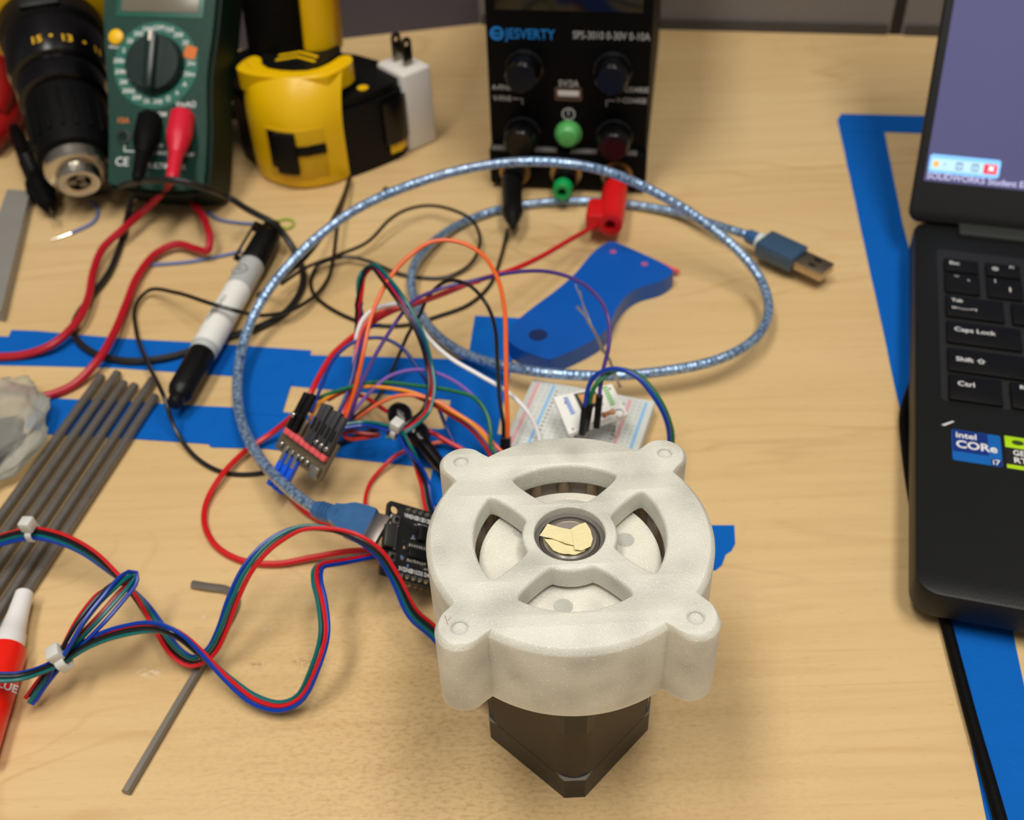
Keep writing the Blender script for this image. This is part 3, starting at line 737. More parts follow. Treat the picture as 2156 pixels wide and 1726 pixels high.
wire_in(lead_r, LRI, [(1268, 462, 12), (1250, 476, 14), (1200, 505, 16), (1130, 545, 20), (1070, 571, 24), (1000, 592, 26), (930, 620, 28), (870, 641, 30), (830, 653, 30), (790, 674, 30), (745, 707, 28), (700, 747, 26), (672, 792, 24), (650, 835, 22), (622, 870, 15), (572, 912, 5.5), (520, 947, 3.5), (465, 1003, 4.0), (434, 1060, 2.2), (432, 1108, 1.6), (458, 1152, 1.6), (510, 1180, 1.6), (580, 1187, 1.8), (660, 1173, 3), (740, 1160, 5), (800, 1160, 6)], 1.25, RED)
x, z = post_loc[0]
lead_b = thing('test_lead', 'black banana plug lead looping loosely behind the wires, plugged into supply', 'cable', PM @ T((x, -14, z)))
bm = NB(); lathe(bm, [(5.4, 0), (5.6, -8), (5.4, -26), (5.8, -30), (4.2, -36), (2.0, -42), (1.4, -44)], 16, RX(-90)); part('plug', bm, BLACK, lead_b, RX(1) @ RZ(9))
Mi = lead_b.matrix_basis.copy(); Mi.translation *= 1000; LBI = Mi.inverted()
wire_in(lead_b, LBI, [(1068, 484, 3), (1055, 540, 2), (1030, 602, 1.2), (985, 642, 1.2), (930, 663, 1.2), (855, 684, 1.2), (788, 684, 1.2), (745, 673, 1.2), (688, 644, 1.2), (660, 617, 1.2), (655, 587, 1.2), (672, 557, 3), (725, 541, 4.8), (773, 549, 4), (832, 573, 2), (875, 583, 1.2), (940, 583, 1.6), (990, 556, 3), (1011, 508, 6), (995, 465, 9), (950, 441, 10), (900, 433, 8), (855, 442, 10), (822, 461, 10), (773, 510, 7), (706, 539, 7), (645, 563, 7.5), (592, 598, 8)], .95, BLACKW)

# ================================================================== MULTIMETER
el = radians(46)
ex = V((cos(radians(-9.8)), sin(radians(-9.8)), 0)); ey = V((-ex.y, ex.x, 0)); ez = V((0, 0, 1))
MM = axes(P(252, 428, 0), ex, ey*cos(el)+ez*sin(el), -ey*sin(el)+ez*cos(el))
meter = thing('multimeter', 'green digital multimeter leaning back with red and black plugs', 'multimeter', MM)
TH = 32.0
def mf(u, v, z=TH): return LP(MM, u, v, 2, z)
MG = mat('meter_green', (15, 56, 46), .42, spec=.3, var=.06, bump=.1)
MG2 = mat('meter_green_boot', (8, 27, 20), .55, var=.08, spec=.2)
PO = [(9, 2), (63, 1), (64.2, 13), (63, 37), (61.3, 51), (60, 68), (61.6, 89), (61.5, 106), (62.5, 131), (-4.5, 131), (-3.1, 104), (-1.8, 90), (1.3, 70), (4.8, 49), (7, 28), (8.4, 8)]
Wb = 62
bm = NB(); prism(bm, chaikin(grow(PO, 1.4), 2), 0, TH-4, 2.5, 3); part('boot', bm, MG2, meter, label='dark green rubber boot')
bm = NB(); prism(bm, chaikin(grow(PO, -.6), 2), TH-12, TH, 2.0, 3); face = part('front_panel', bm, MG, meter)
q = mf(328, 137)
RD = (mf(414, 137)-mf(243, 137)).length/2
RV = (mf(328, 42)-mf(328, 230)).length/2
rd = (RD+RV)/2
bm = NB(); plate(bm, [circle(rd, 56)], 0, .3, M=T((q.x, q.y, TH-.05))); ring = part('dial_ring', bm, mat('meter_teal', (0, 94, 78), .45), meter)
bm = NB(); lathe(bm, [(rd*.70, 0), (rd*.68, 3.0), (rd*.62, 5.0), (1, 5.2)], 48, T((q.x, q.y, TH+.2))); dial = part('dial', bm, mat('meter_dial', (11, 34, 30), .3), meter)
bm = NB(); box(bm, q.x-3.0, q.x+3.0, q.y-rd*.66, q.y+rd*.66, TH+4.6, TH+9.5, 1.6); part('dial_grip', bm, MATS['meter_dial'], dial)
bm = NB(); box(bm, q.x-.9, q.x+.9, q.y+rd*.42, q.y+rd*.64, TH+9.4, TH+9.8, .2, M=None); part('pointer', bm, mat('cream_ink', (222, 214, 196), .5), dial)
lab = ['OFF', '750', '200', '20', '', '2m', '20m', 'A', 'h', '\u2126', '200', '2K', '20K', '200K', '2M', '20M', '200m', '2', '20', '200', '1000']
bm = NB()
for i, s in enumerate(lab):
    an = radians(90-360*i/len(lab))
    if s: text(bm, s, 3.6, T((q.x+rd*.85*cos(an), q.y+rd*.85*sin(an), TH+.32)), off=.05)
part('dial_marking', bm, WHITEINK, ring)
an = radians(90-360*4/len(lab))
bm = NB(); prism(bm, rrect(-3.4, 3.4, -3.4, 3.4, .8), .25, .36, M=T((q.x+rd*.86*cos(an), q.y+rd*.86*sin(an), TH)) @ RZ(-14)); part('orange_sector', bm, mat('orange_ink', (205, 104, 8), .5), ring)
p = mf(246, 79); bm = NB(); lathe(bm, [(4.2, 0), (4.2, 1.6), (3.2, 2.4), (.5, 2.6)], 24, T((p.x, p.y, TH-.2))); part('hold_button', bm, mat('yellow_button', (236, 184, 8), .4), meter, label='round yellow button')
l0, l1 = mf(256, 24), mf(420, 2)
bm = NB(); box(bm, l0.x-3, l1.x+3, l0.y-3, l0.y+26, TH-.4, TH+.5, .4); part('display_frame', bm, mat('meter_bezel', (36, 92, 76), .4), meter)
bm = NB(); box(bm, l0.x, l1.x, l0.y, l0.y+23, TH+.4, TH+.75, .1); part('display', bm, mat('lcd_grey', (112, 106, 92), .25), meter)
bm = NB()
def mt(s, u, v, size, off=.05):
    p = mf(u, v); text(bm, s, size, T((p.x, p.y, TH+.1)), off=off)
mt('HOLD', 243, 99, 2.6); mt('VmA\u2126', 391, 220, 4.2); mt('COM', 336, 241, 3.6); mt('CE', 257, 341, 6.5); mt('10A MAX', 330, 322, 3.0); mt('500V', 332, 307, 3.0); mt('MULTIMETER', 348, 350, 4.0); mt('600V', 397, 326, 3.0)
p = mf(268, 318); box(bm, p.x-2, p.x+6, p.y-.3, p.y+.3, TH+.02, TH+.08); box(bm, p.x-2, p.x-1.5, p.y, p.y+3, TH+.02, TH+.08)
part('panel_lettering', bm, WHITEINK, meter, label='white panel lettering')
bm = NB(); mt('10A', 259, 254, 4.4); part('orange_lettering', bm, mat('orange_ink', (222, 128, 20), .5), meter)
for u, v in ((261, 288), (312, 285), (378, 280)):
    p = mf(u, v); bm = NB(); lathe(bm, [(4.2, 0), (4.2, .6), (2.4, .7), (2.2, -3)], 24, T((p.x, p.y, TH))); part('jack', bm, mat('jack_black_green', (8, 34, 28), .4), meter)
bm = NB(); box(bm, 16, Wb-20, 70, 75, -66, 0, 1); part('kickstand', bm, MG2, meter)

def meter_plug(parent, u, v, eu, ev, L_, m, Minv):
    """straight shrouded plug from a jack toward the desk side"""
    a = MM @ mf(u, v, TH+.2); d = ray(eu, ev); oc = CAM-a
    A_ = d.dot(d); B_ = 2*d.dot(oc); C_ = oc.dot(oc)-L_*L_; D_ = B_*B_-4*A_*C_
    t_ = (-B_-sqrt(D_))/(2*A_) if D_ > 0 else -B_/(2*A_)
    b = CAM+d*t_; dn = (b-a).normalized()
    M = Minv @ along(a-dn*1.0, b)
    f = L_/44
    bm = NB(); lathe(bm, [(5.4, 0), (7.0, .8), (7.2, 15*f), (6.6, 18*f), (4.4, 26*f), (3.8, 28*f)], 8, M); pl = part('plug', bm, m, parent, angle=50)
    bm = NB(); lathe(bm, [(3.7, 26*f)]+[(3.6-.5*(k/6)+(.35 if k % 2 else 0), (28+k*2.2)*f) for k in range(8)]+[(2.2, 46*f)], 16, M); part('strain_relief', bm, m, pl)
    return b
mr = thing('test_lead', 'thick red multimeter lead snaking across the desk to the left edge', 'cable', T(P(355, 395, 12)))
e = meter_plug(mr, 384, 246, 362, 378, 46, mat('red_meter_plug', (204, 22, 48), .4), T(-P(355, 395, 12)))
def wire_from(parent, o, start, path, r, m, n=10, name='wire', lb=None):
    p = [x-o for x in spline([start]+pts(path), 2)]; bm = NB(); tube(bm, p, r, n); return part(name, bm, m, parent, label=lb)
wire_from(mr, P(355, 395, 12), e, [(345, 402, 20), (305, 442, 10), (255, 486, 8.5), (218, 521, 7), (197, 570, 6), (185, 630, 6.2), (160, 680, 6.2), (112, 724, 5), (50, 747, 2.4), (-60, 752, 2.4)], 2.0, REDLEAD)
wire_from(mr, P(355, 395, 12), P(405, 425, 6), [(418, 443, 8), (434, 470, 12), (442, 505, 10), (436, 528, 7), (412, 524, 5), (372, 514, 5), (330, 533, 4), (292, 578, 4), (266, 640, 5), (241, 700, 6.4), (205, 760, 6.4), (150, 813, 2.4), (85, 836, 2.4), (30, 836, 2.4), (-60, 838, 2.4)], 2.0, REDLEAD)
mb = thing('test_lead', 'thick black multimeter lead passing under the marker and USB cable', 'cable', T(P(285, 370, 12)))
e = meter_plug(mb, 316, 252, 290, 376, 46, MATTBLACK, T(-P(285, 370, 12)))
wire_from(mb, P(285, 370, 12), e, [(281, 400, 18), (272, 440, 4), (256, 508, 1.9), (227, 578, 2.0), (190, 627, 2.0), (158, 676, 2.0), (160, 712, 2.0), (200, 744, 2.0), (268, 760, 2.0), (340, 755, 2.0), (395, 741, 1.8), (470, 713, 1.8), (545, 689, 2.0), (600, 658, 1.9), (633, 612, 1.9), (638, 572, 3), (620, 528, 6), (594, 489, 13), (573, 468, 19), (548, 455, 21), (520, 440, 22), (480, 415, 24), (430, 395, 38), (380, 381, 44), (320, 379, 42), (262, 389, 26), (215, 404, 5), (170, 404, 3)], 1.75, GREYLEAD)

# probe of that lead, resting by the drill
a, b = P(38, 288, 13), P(104, 436, 8)
pr = thing('probe', 'black multimeter probe with needle tip lying beside the chuck', 'probe', along(a, b))
Lp = (b-a).length
bm = NB(); lathe(bm, [(3, -12), (4.2, 0), (5.0, Lp*.25), (5.4, Lp*.60), (7.6, Lp*.68), (8.2, Lp*.76), (6.4, Lp*.80), (5.4, Lp*.93), (3.4, Lp)], 16); ph = part('handle', bm, MATTBLACK, pr)
bm = NB()
for k in range(7): lathe(bm, [(5.2, Lp*.36+k*4), (5.8, Lp*.36+k*4+1), (5.2, Lp*.36+k*4+2)], 16, cap=False)
part('grip_ribs', bm, BLACK, ph)
bm = NB(); lathe(bm, [(.9, Lp-1), (.9, Lp+11), (.1, Lp+15)], 10); part('needle', bm, STEEL, pr)

# ================================================================== CORDLESS DRILL
nose = P(168, 388, 24)
d = ray(118, 118); oc = CAM-nose; A_ = d.dot(d); B_ = 2*d.dot(oc); C_ = oc.dot(oc)-92.0**2
tt = (-B_+sqrt(max(0, B_*B_-4*A_*C_)))/(2*A_); cl = CAM+d*tt
DM = along(nose, cl)
drill = thing('cordless_drill', 'yellow and black cordless drill lying with its steel chuck nose forward', 'drill', DM)
bm = NB(); lathe(bm, [(6.5, 14), (6.3, 1.2), (8.2, 0), (10.6, 0), (11.4, .8), (11.6, 6.4), (16.2, 7.4), (17.0, 8.4), (17.0, 16)], 36); part('chuck_nose', bm, STEEL, drill, label='steel chuck nose')
for k in range(3):
    bm = NB(); box(bm, -2.2, 2.2, 1.2, 6.4, 1.5, 12, .5, M=RZ(120*k+30)); part('chuck_jaw', bm, DARKSTEEL, drill)
bm = NB(); lathe(bm, [(17.0, 14), (19.6, 16), (21.0, 26), (21.6, 48), (21.0, 56)], 36); sl_ = part('chuck_sleeve', bm, MATTBLACK, drill)
for k in range(18):
    bm = NB(); box(bm, -1.0, 1.0, 20.4, 22.0, 24, 50, .5, M=RZ(20*k)); part('grip_rib', bm, MATTBLACK, sl_)
bm = NB(); lathe(bm, [(21.5, 55.5), (24.0, 57), (24.6, 66), (23.4, 72)], 36); part('collar', bm, GLOSSBLACK, drill)
bm = NB(); lathe(bm, [(22.8, 71), (25.8, 73), (27.4, 80), (27.4, 98), (25.0, 101)], 40); tr = part('torque_ring', bm, GLOSSBLACK, drill, label='black torque ring with yellow numbers')
bm = NB()
Mi = DM.inverted()
for s, u, v, sz in (('15', 76, 84, 7), ('\u2022', 107, 75, 7), ('13', 140, 80, 7), ('\u2022', 178, 90, 7), ('11', 206, 108, 7)):
    o = Mi @ CAM; dd = Mi.to_3x3() @ ray(u, v); a = dd.x**2+dd.y**2; b = 2*(o.x*dd.x+o.y*dd.y); c = o.x**2+o.y**2-27.6**2
    disc_ = b*b-4*a*c
    if disc_ < 0: continue
    h = o+dd*((-b-sqrt(disc_))/(2*a)); rad = V((h.x, h.y, 0)).normalized(); tn = V((-rad.y, rad.x, 0))
    text(bm, s, sz, axes(V((h.x, h.y, h.z)), tn, V((0, 0, 1)), rad), off=.15)
part('ring_number', bm, mat('yellow_ink', (222, 172, 20), .5), tr)
bm = NB(); lathe(bm, [(25, 100), (29, 103), (29.5, 112), (27.5, 118)], 32); part('gear_case', bm, BLACK, drill)
bm = NB(); box(bm, -11, 11, -29.8, -26, 102, 117, 1.2); part('case_rib', bm, BLACK, drill)
bm = NB(); box(bm, -11, 11, 26, 29.8, 102, 117, 1.2); part('case_rib', bm, BLACK, drill)
bm = NB(); lathe(bm, [(31, 114), (37, 118), (38, 140), (37, 190), (30, 214), (12, 222)], 28, Matrix.Diagonal((1.05, 1, 1, 1))); part('motor_housing', bm, YELLOW, drill)

# red handle at the far left
pth = spline([P(-70, 60, 40), P(-20, 110, 26), P(18, 150, 18), P(22, 205, 14), P(10, 255, 12), P(-30, 300, 12)], 3)
hm = thing('pliers', 'dark red plier handle beside the drill, cut off by the frame edge', 'pliers', T(pth[0]))
bm = NB(); tube(bm, [x-pth[0] for x in pth], [7+3*sin(i/len(pth)*pi) for i in range(len(pth))], 14); part('handle', bm, mat('dark_red_grip', (150, 14, 16), .4), hm)
pth2 = spline([P(-60, 20, 50), P(-10, 120, 36), P(6, 190, 26), P(-10, 240, 20)], 3)
bm = NB(); tube(bm, [x-pth[0] for x in pth2], 7, 14); part('handle', bm, mat('dark_red_grip', (150, 14, 16), .4), hm)

# ================================================================== STANDING CORDLESS TOOL (battery foot and handle)
BM = frame(P(640, 399, 0), -8)
def bfz(u, v, y): return LP(BM, u, v, 1, y)
tool = thing('cordless_driver', 'yellow and black cordless tool standing upright on its battery', 'power tool', BM)
BLK = mat('tool_black', (9, 9, 9), .5, var=.12, bump=.2, spec=.2)
ol = [(-34, 24), (-26, 15), (-12, 7), (0, 5), (13, 8.5), (24.5, 14.4), (39, 27.9), (50.7, 41), (52, 52), (42, 68), (12, 84), (-36, 86), (-54, 62), (-48, 38)]
bm = NB(); prism(bm, chaikin(ol, 1), 0, 41, 3, 2); batt = part('battery', bm, BLK, tool, label='black battery foot')
bm = NB(); prism(bm, chaikin([(x*.97, y*.96+3) for x, y in ol], 1), 39.5, 46, 4, 3); part('battery_cap', bm, BLK, tool)
bm = NB(); prism(bm, chaikin([(-40, 28), (-6, 15), (19, 17), (28, 36), (20, 62), (-46, 68), (-46, 46)], 2), 45, 55.5, 5, 3); part('tower', bm, BLK, tool)
fp = [V((x, y, 0)) for x, y in ((-34, 22), (-26.5, 9.8), (-12.5, 1.6), (0, -.8), (13.5, 3.8), (24.5, 13.2))]
fp = spline(fp, 2)
def shell_at(x):
    k = min(range(len(fp)), key=lambda i: abs(fp[i].x-x)); a, b = fp[max(k-1, 0)], fp[min(k+1, len(fp)-1)]
    t_ = (b-a).normalized(); return fp[k], V((t_.y, -t_.x, 0))
def back_off(z_): return 0 if z_ < 30 else 14*((z_-30)/31)**2.2
def band(bm, xa, xb, z0, z1, o0, o1, bev_=.3):
    n = max(2, int(abs(xb-xa)/2)); t = NB(); g = []
    for i in range(n+1):
        x = xa+(xb-xa)*i/n; p_, n_ = shell_at(x); p_ = V((x, p_.y, 0))
        g.append([t.verts.new((p_.x+n_.x*o, p_.y+n_.y*o+back_off(z_), z_)) for o, z_ in ((o0, z0), (o1, z0), (o1, z1), (o0, z1))])
    for a, b in zip(g, g[1:]):
        for k in range(4): t.faces.new((a[k], a[(k+1) % 4], b[(k+1) % 4], b[k]))
    t.faces.new(g[0][::-1]); t.faces.new(g[-1]); bmesh.ops.recalc_face_normals(t, faces=t.faces[:])
    bevel(t, [e for e in t.edges if e.calc_face_angle(0) > radians(50)], bev_, 2)
    return merge(bm, t)
def on_shell(u, v):
    y = 0
    for _ in range(8):
        q = bfz(u, v, y); y = shell_at(q.x)[0].y*.7+y*.3
    return q.x, q.z
t = NB(); zs = [1, 3, 12, 22, 30, 36, 42, 48, 53, 57, 60, 61.5]; grid = []
for z_ in zs:
    grid.append([t.verts.new((p.x*(1-.0*z_), p.y+back_off(z_)+(.8 if z_ < 2 else 0), z_)) for p in fp[::2]+[fp[-1]]])
for a, b in zip(grid, grid[1:]):
    for k in range(len(a)-1): t.faces.new((a[k], a[k+1], b[k+1], b[k]))
bmesh.ops.recalc_face_normals(t, faces=t.faces[:])
bmesh.ops.solidify(t, geom=t.faces[:], thickness=2.0)
part('front_shell', t, YELLOW, tool, label='yellow front shell')
bm = NB(); prism(bm, chaikin([(-37, 28), (-33, 21), (-22, 16), (-5, 13.5), (17, 14.5), (22, 22), (29, 35), (26, 45), (20, 45), (16, 34), (9, 25), (-6, 23.5), (-21, 27), (-25, 40), (-32, 43)], 2), 50, 61, 4, 3); part('bumper', bm, YELLOW, tool, label='yellow bumper with two horns')
bm = NB(); prism(bm, chaikin([(-26, 42), (-21, 27), (-6, 22.5), (9, 24.5), (16, 36), (18, 60), (-26, 62)], 1), 52, 62, 2.5, 3); latch = part('latch', bm, BLK, tool)
for k in range(2):
    bm = NB(); prism(bm, [(-15, 33+k*6), (-4, 38+k*6), (8, 32+k*6), (8, 34.4+k*6), (-4, 40.4+k*6), (-15, 35.4+k*6)], 61.8, 62.4); part('chevron', bm, YELLOW, latch)
(xa, za), (xb, zb) = on_shell(556, 266), on_shell(694, 366)
bm = NB(); band(bm, xa, xb, zb, za, -.5, .8, .2); part('recess', bm, mat('yellow_recess', (200, 158, 4), .45), tool, label='recessed yellow panel')
(xa, za), (xb, zb) = on_shell(563, 272), on_shell(592, 352); (xc, zc) = on_shell(634, 364)
bm = NB(); band(bm, xa, xb+1, zb, za, -.2, 1.3); band(bm, xb, xc, zc, za, -.2, 3.6, .8); bt = part('release_button', bm, BLK, tool, kind=None)
(xa, za), (xd, zd) = on_shell(606, 300), on_shell(686, 308); zb_ = on_shell(660, 318)[1]
bm = NB(); band(bm, xa, xd, zb_-2.0, zd+2.4, -.2, 1.5); part('button_bar', bm, BLK, bt)
q = LP(BM, 764, 186, 2, 46); bm = NB(); cyl(bm, 3.2, 45.6, 46.6, 20, M=T((q.x, q.y, 0))); part('rivet', bm, YELLOW, tool)
bm = NB(); prism(bm, chaikin([(42, 29), (51, 36), (54.5, 45), (53.5, 54), (46, 54)], 1), 12, 38, 2, 2); part('side_clip', bm, GLOSSBLACK, tool, label='black ribbed side clip')
bm = NB(); prism(bm, [(45.5, 33.0), (51, 38.0), (52.6, 44), (46, 42)], 6, 11.4, .8); part('clip_trim', bm, YELLOW, tool)
bm = NB(); prism(bm, chaikin([(-42, 44), (-8, 41), (-6, 66), (-38, 68)], 2), 54, 190, 4, 2, M=Matrix.Shear('XY', 4, (.06, 0))); part('handle', bm, MATTBLACK, tool, label='black rubber handle')
bm = NB(); prism(bm, chaikin([(-9, 45), (10, 49), (14, 72), (-8, 80)], 2), 58, 190, 3, 2, M=Matrix.Shear('XY', 4, (.06, 0))); part('handle_spine', bm, YELLOW, tool, label='yellow handle spine')
bm = NB(); prism(bm, chaikin([(9, 54), (12.5, 56), (12.5, 68), (9, 72)], 2), 62, 100, 2, 2, M=Matrix.Shear('XY', 4, (.06, 0))); part('handle_edge', bm, mat('amber_plastic', (190, 134, 6), .45), tool)
bm = NB(); prism(bm, chaikin([(0, 42), (26, 50), (40, 80), (0, 88)], 2), 112, 200, 6, 2); part('tool_body', bm, YELLOW, tool)

# ================================================================== WHITE USB CHARGER
cA, cB = P(864, 322, 0), P(921, 297, 0)
CM = axes(cA, (cB-cA).normalized(), V((-(cB-cA).normalized().y, (cB-cA).normalized().x, 0)), V((0, 0, 1)))
cw = (cB-cA).length
chg = thing('usb_charger', 'white plug-in charger standing with its two prongs pointing up', 'charger', CM)
bm = NB(); box(bm, 0, cw, 0, cw+5, 0, 49, 2.0, 3); part('body', bm, WHITEP, chg)
for k, yy in enumerate((8, cw-3)):
    t = NB(); plate(t, [rrect(-3.2, 3.2, -1, 17, 3.0), circle(1.4, 16, (0, 13))], -.75, .75, .2)
    bmesh.ops.transform(t, matrix=T((cw*.5, yy, 49)) @ RZ(90 if False else 0) @ RX(90), verts=t.verts)
    part('prong', t, mat('prong_steel', (150, 140, 126), .25, 1), chg)

# ================================================================== BREADBOARD
b0 = P(1122, 797, 8.5); b1 = P(1385, 805, 8.5)
EM = axes((b0.x, b0.y, 0), ((b1-b0)*1).normalized(), V((0, 0, 1)).cross((b1-b0).normalized()), V((0, 0, 1)))
# long direction follows the printed lines
ldir = (P(1094, 930, 8.5)-P(1154, 798, 8.5)).normalized()
EM = axes((b0.x, b0.y, 0), V((-ldir.y, ldir.x, 0))*1.0, -ldir, V((0, 0, 1)))
if EM.col[0].x < 0: EM.col[0] = -EM.col[0]
BWd = 55.0
bread = thing('breadboard', 'white solderless breadboard half hidden behind the white gearbox', 'breadboard', EM)
BBW = mat('breadboard_white', (208, 212, 206), .5, var=.04)
bm = NB(); box(bm, 0, BWd, -84, 0, 0, 8.5, .6); bd = part('board', bm, BBW, bread)
for x, c in ((3.4, 'pink'), (10.4, 'blue'), (44.6, 'pink'), (51.6, 'blue')):
    bm = NB(); box(bm, x-.7, x+.7, -82, -2, 8.45, 8.56); part('rail_line', bm, mat('rail_'+c, (222, 160, 164) if c == 'pink' else (132, 182, 222), .5), bread, label=c+' rail line')
bm = NB()
for j in range(31):
    y = -3-j*2.54
    if j % 6 != 5:
        for x in (5.7, 8.2, 47.0, 49.5): box(bm, x-.45, x+.45, y-.45, y+.45, 8.4, 8.53)
    for i in range(5):
        for x in (14.6+i*2.54, 30.2+i*2.54): box(bm, x-.4, x+.4, y-.4, y+.4, 8.4, 8.53)
part('contact_holes', bm, mat('hole_grey', (176, 180, 176), .7), bread, kind='stuff')
bm = NB()
for i in range(1, 31):
    for x in (12.6, 42.4): box(bm, x-.5, x+.5, -3-i*2.54-.35, -3-i*2.54+.35, 8.45, 8.56)
part('row_numbers', bm, mat('hole_dark', (60, 62, 60), .7), bread, kind='stuff')
bm = NB(); box(bm, 26.0, 29.0, -83, -1, 8.3, 8.52); part('centre_channel', bm, mat('channel_grey', (186, 190, 186), .6), bread)
# white breakout module tilted on the breadboard
mo = [P(1165, 836, 22), P(1288, 808, 22), P(1322, 872, 20), P(1198, 914, 20)]
c = sum(mo, V())/4
mx_ = (mo[1]-mo[0]).normalized(); mz = mx_.cross((mo[0]-mo[3]).normalized()).normalized(); my = mz.cross(mx_)
OM = axes(c, mx_, my, mz); OI = OM.inverted()
def ol_(u, v): return LP(OM, u, v, 2, .8)
mod = thing('breakout_module', 'small white adapter board with blue and green bars on the breadboard', 'circuit board', OM)
corners = [ol_(u, v) for u, v in ((1165, 836), (1288, 808), (1322, 872), (1198, 914))]
bm = NB(); prism(bm, chaikin([tuple(x)[:2] for x in corners for _ in (0,)], 0), -.8, .8, .3); part('board', bm, mat('white_module', (230, 229, 224), .4), mod)
for nm, uv, cc in (('blue', [(1186, 838), (1195, 836), (1212, 872), (1203, 875)], (80, 130, 200)), ('green', [(1268, 816), (1278, 813), (1296, 853), (1286, 857)], (110, 178, 90))):
    q0, q1, q2, q3 = [ol_(*x) for x in uv]
    for k in range(7):
        f0, f1 = k/7, (k+.62)/7
        bm = NB(); prism(bm, [tuple(q0.lerp(q3, f0))[:2], tuple(q1.lerp(q2, f0))[:2], tuple(q1.lerp(q2, f1))[:2], tuple(q0.lerp(q3, f1))[:2]], .8, 1.0); part('pin_label', bm, mat('module_'+nm, cc, .5), mod)
q = [tuple(ol_(*x))[:2] for x in ((1208, 830), (1252, 822), (1270, 852), (1224, 865))]
bm = NB(); prism(bm, q, .8, 1.1); part('pad_area', bm, mat('module_dark', (60, 62, 64), .4), mod)
q = [tuple(ol_(*x))[:2] for x in ((1216, 833), (1250, 827), (1262, 847), (1230, 856))]
bm = NB(); prism(bm, q, 1.1, 1.4); part('film_square', bm, mat('module_amber', (208, 152, 84), .4), mod)
for u, v in ((1206, 905), (1300, 880), (1190, 850), (1284, 820)):
    q = ol_(u, v); bm = NB(); cyl(bm, .45, -13.5, 1.6, 8); part('header_pin', bm, SOLDER, mod, T((q.x, q.y, 0)))

def housing(bm, M, L=14, w=2.5):
    box(bm, -w/2, w/2, -w/2, w/2, 0, L, .25, 1, M); return bm
def jumper(label, path, m, r=.8, caps=(), cat='jumper wire', group=None):
    """jumper wire; caps: (end index 0/-1, housing length) black plastic ends along the wire direction"""
    p = spline(pts(path), 2); o0 = p[0].copy()
    j = thing('jumper_wire', label, cat, T(o0), group)
    bm = NB(); tube(bm, [q-o0 for q in p], r, 8); part('wire', bm, m, j)
    for e_, L_ in caps:
        a = p[0] if e_ == 0 else p[-1]; b = p[2] if e_ == 0 else p[-3]
        M = along(a-o0, b-o0); bm = NB(); housing(bm, M @ T((0, 0, -L_+1)), L_); part('connector', bm, BLACK, j)
    return j

# two black headers standing on the module with their wires
jumper('green jumper wire arching from the adapter board behind the gearbox', [(1241, 853, 34), (1244, 836, 38), (1250, 818, 42), (1268, 796, 45), (1303, 778, 46.5), (1346, 791, 45), (1386, 837, 39), (1407, 880, 32), (1416, 925, 22), (1402, 985, 11), (1358, 1015, 9)], GREENW, .95, [(0, 14)])
jumper('blue jumper wire arching beside a green one from the adapter board', [(1232, 858, 33.5), (1234, 840, 37.5), (1240, 812, 42), (1258, 787, 47), (1297, 776, 50), (1340, 793, 48.5), (1378, 837, 43), (1401, 880, 36), (1409, 925, 26), (1395, 975, 12), (1350, 1000, 9)], BLUEW, .95, [(0, 14)])
jumper('purple jumper wire arching high over the blue scraper to the adapter board', [(1262, 837, 37), (1264, 816, 41), (1268, 792, 43), (1272, 770, 42), (1280, 738, 47), (1284, 700, 52), (1280, 668, 56), (1268, 638, 58), (1246, 612, 60), (1216, 591, 60), (1186, 579, 60), (1147, 571, 58), (1105, 571, 55), (1063, 576, 52), (1022, 585, 48), (985, 593, 46), (930, 607, 44), (870, 634, 46), (838, 672, 45), (800, 731, 38), (768, 792, 33), (746, 850, 25), (732, 889, 16)], PURPLEW, .85, [(0, 14)])
# resistor
rs = thing('resistor', 'small banded resistor with bent legs over the adapter board', 'resistor', T(P(1280, 870, 26)))
oR = P(1280, 870, 26)
a, b = P(1268, 875, 26)-oR, P(1294, 865, 26)-oR; Lr = (b-a).length
bm = NB(); lathe(bm, [(.3, 0), (1.1, .3), (1.2, Lr*.2), (.85, Lr*.3), (.85, Lr*.7), (1.2, Lr*.8), (1.1, Lr-.3), (.3, Lr)], 14, along(a, b)); rb = part('body', bm, mat('resistor_tan', (188, 140, 92), .45), rs)
for f, cc in ((.12, (150, 40, 26)), (.4, (80, 44, 24)), (.6, (170, 60, 30)), (.86, (180, 140, 60))):
    bm = NB(); cyl(bm, 1.26 if f in (.12, .86) else .93, Lr*f-.25, Lr*f+.25, 14, M=along(a, b)); part('band', bm, mat('band%d' % cc[0], cc, .4), rb)
bm = NB(); tube(bm, spline([b, P(1308, 862, 26)-oR, P(1313, 868, 25)-oR, P(1306, 880, 20)-oR, P(1300, 888, 12)-oR], 1), .32, 6); part('leg', bm, BRIGHT, rs)
bm = NB(); tube(bm, spline([a, P(1255, 884, 26)-oR, P(1244, 895, 22)-oR, P(1238, 908, 16)-oR, P(1240, 918, 10)-oR], 1), .32, 6); part('leg', bm, BRIGHT, rs)
# bare twisted strands
bw = thing('bare_wires', 'bare twisted thin wire strands rising in front of the blue scraper', 'wire', T(P(1312, 822, 10)))
oB = P(1312, 822, 10)
STRAND = mat('tinned_strand', (180, 172, 160), .35, .7)
for s0, s1 in (((1211, 598), 0), ((1216, 643), 1), ((1213, 646), -1), ((1221, 612), 2)):
    pp = [P(s0[0], s0[1], 48)]
    for k, (u, v, z_) in enumerate([(1240, 678, 42), (1258, 712, 36), (1270, 738, 30), (1283, 758, 26), (1292, 782, 20), (1306, 815, 10)]):
        ph_ = k*2.2+s1*1.6; pp.append(P(u+3*cos(ph_), v+2*sin(ph_), z_))
    bm = NB(); tube(bm, [x-oB for x in spline(pp, 1)], .30, 5); part('strand', bm, STRAND, bw)

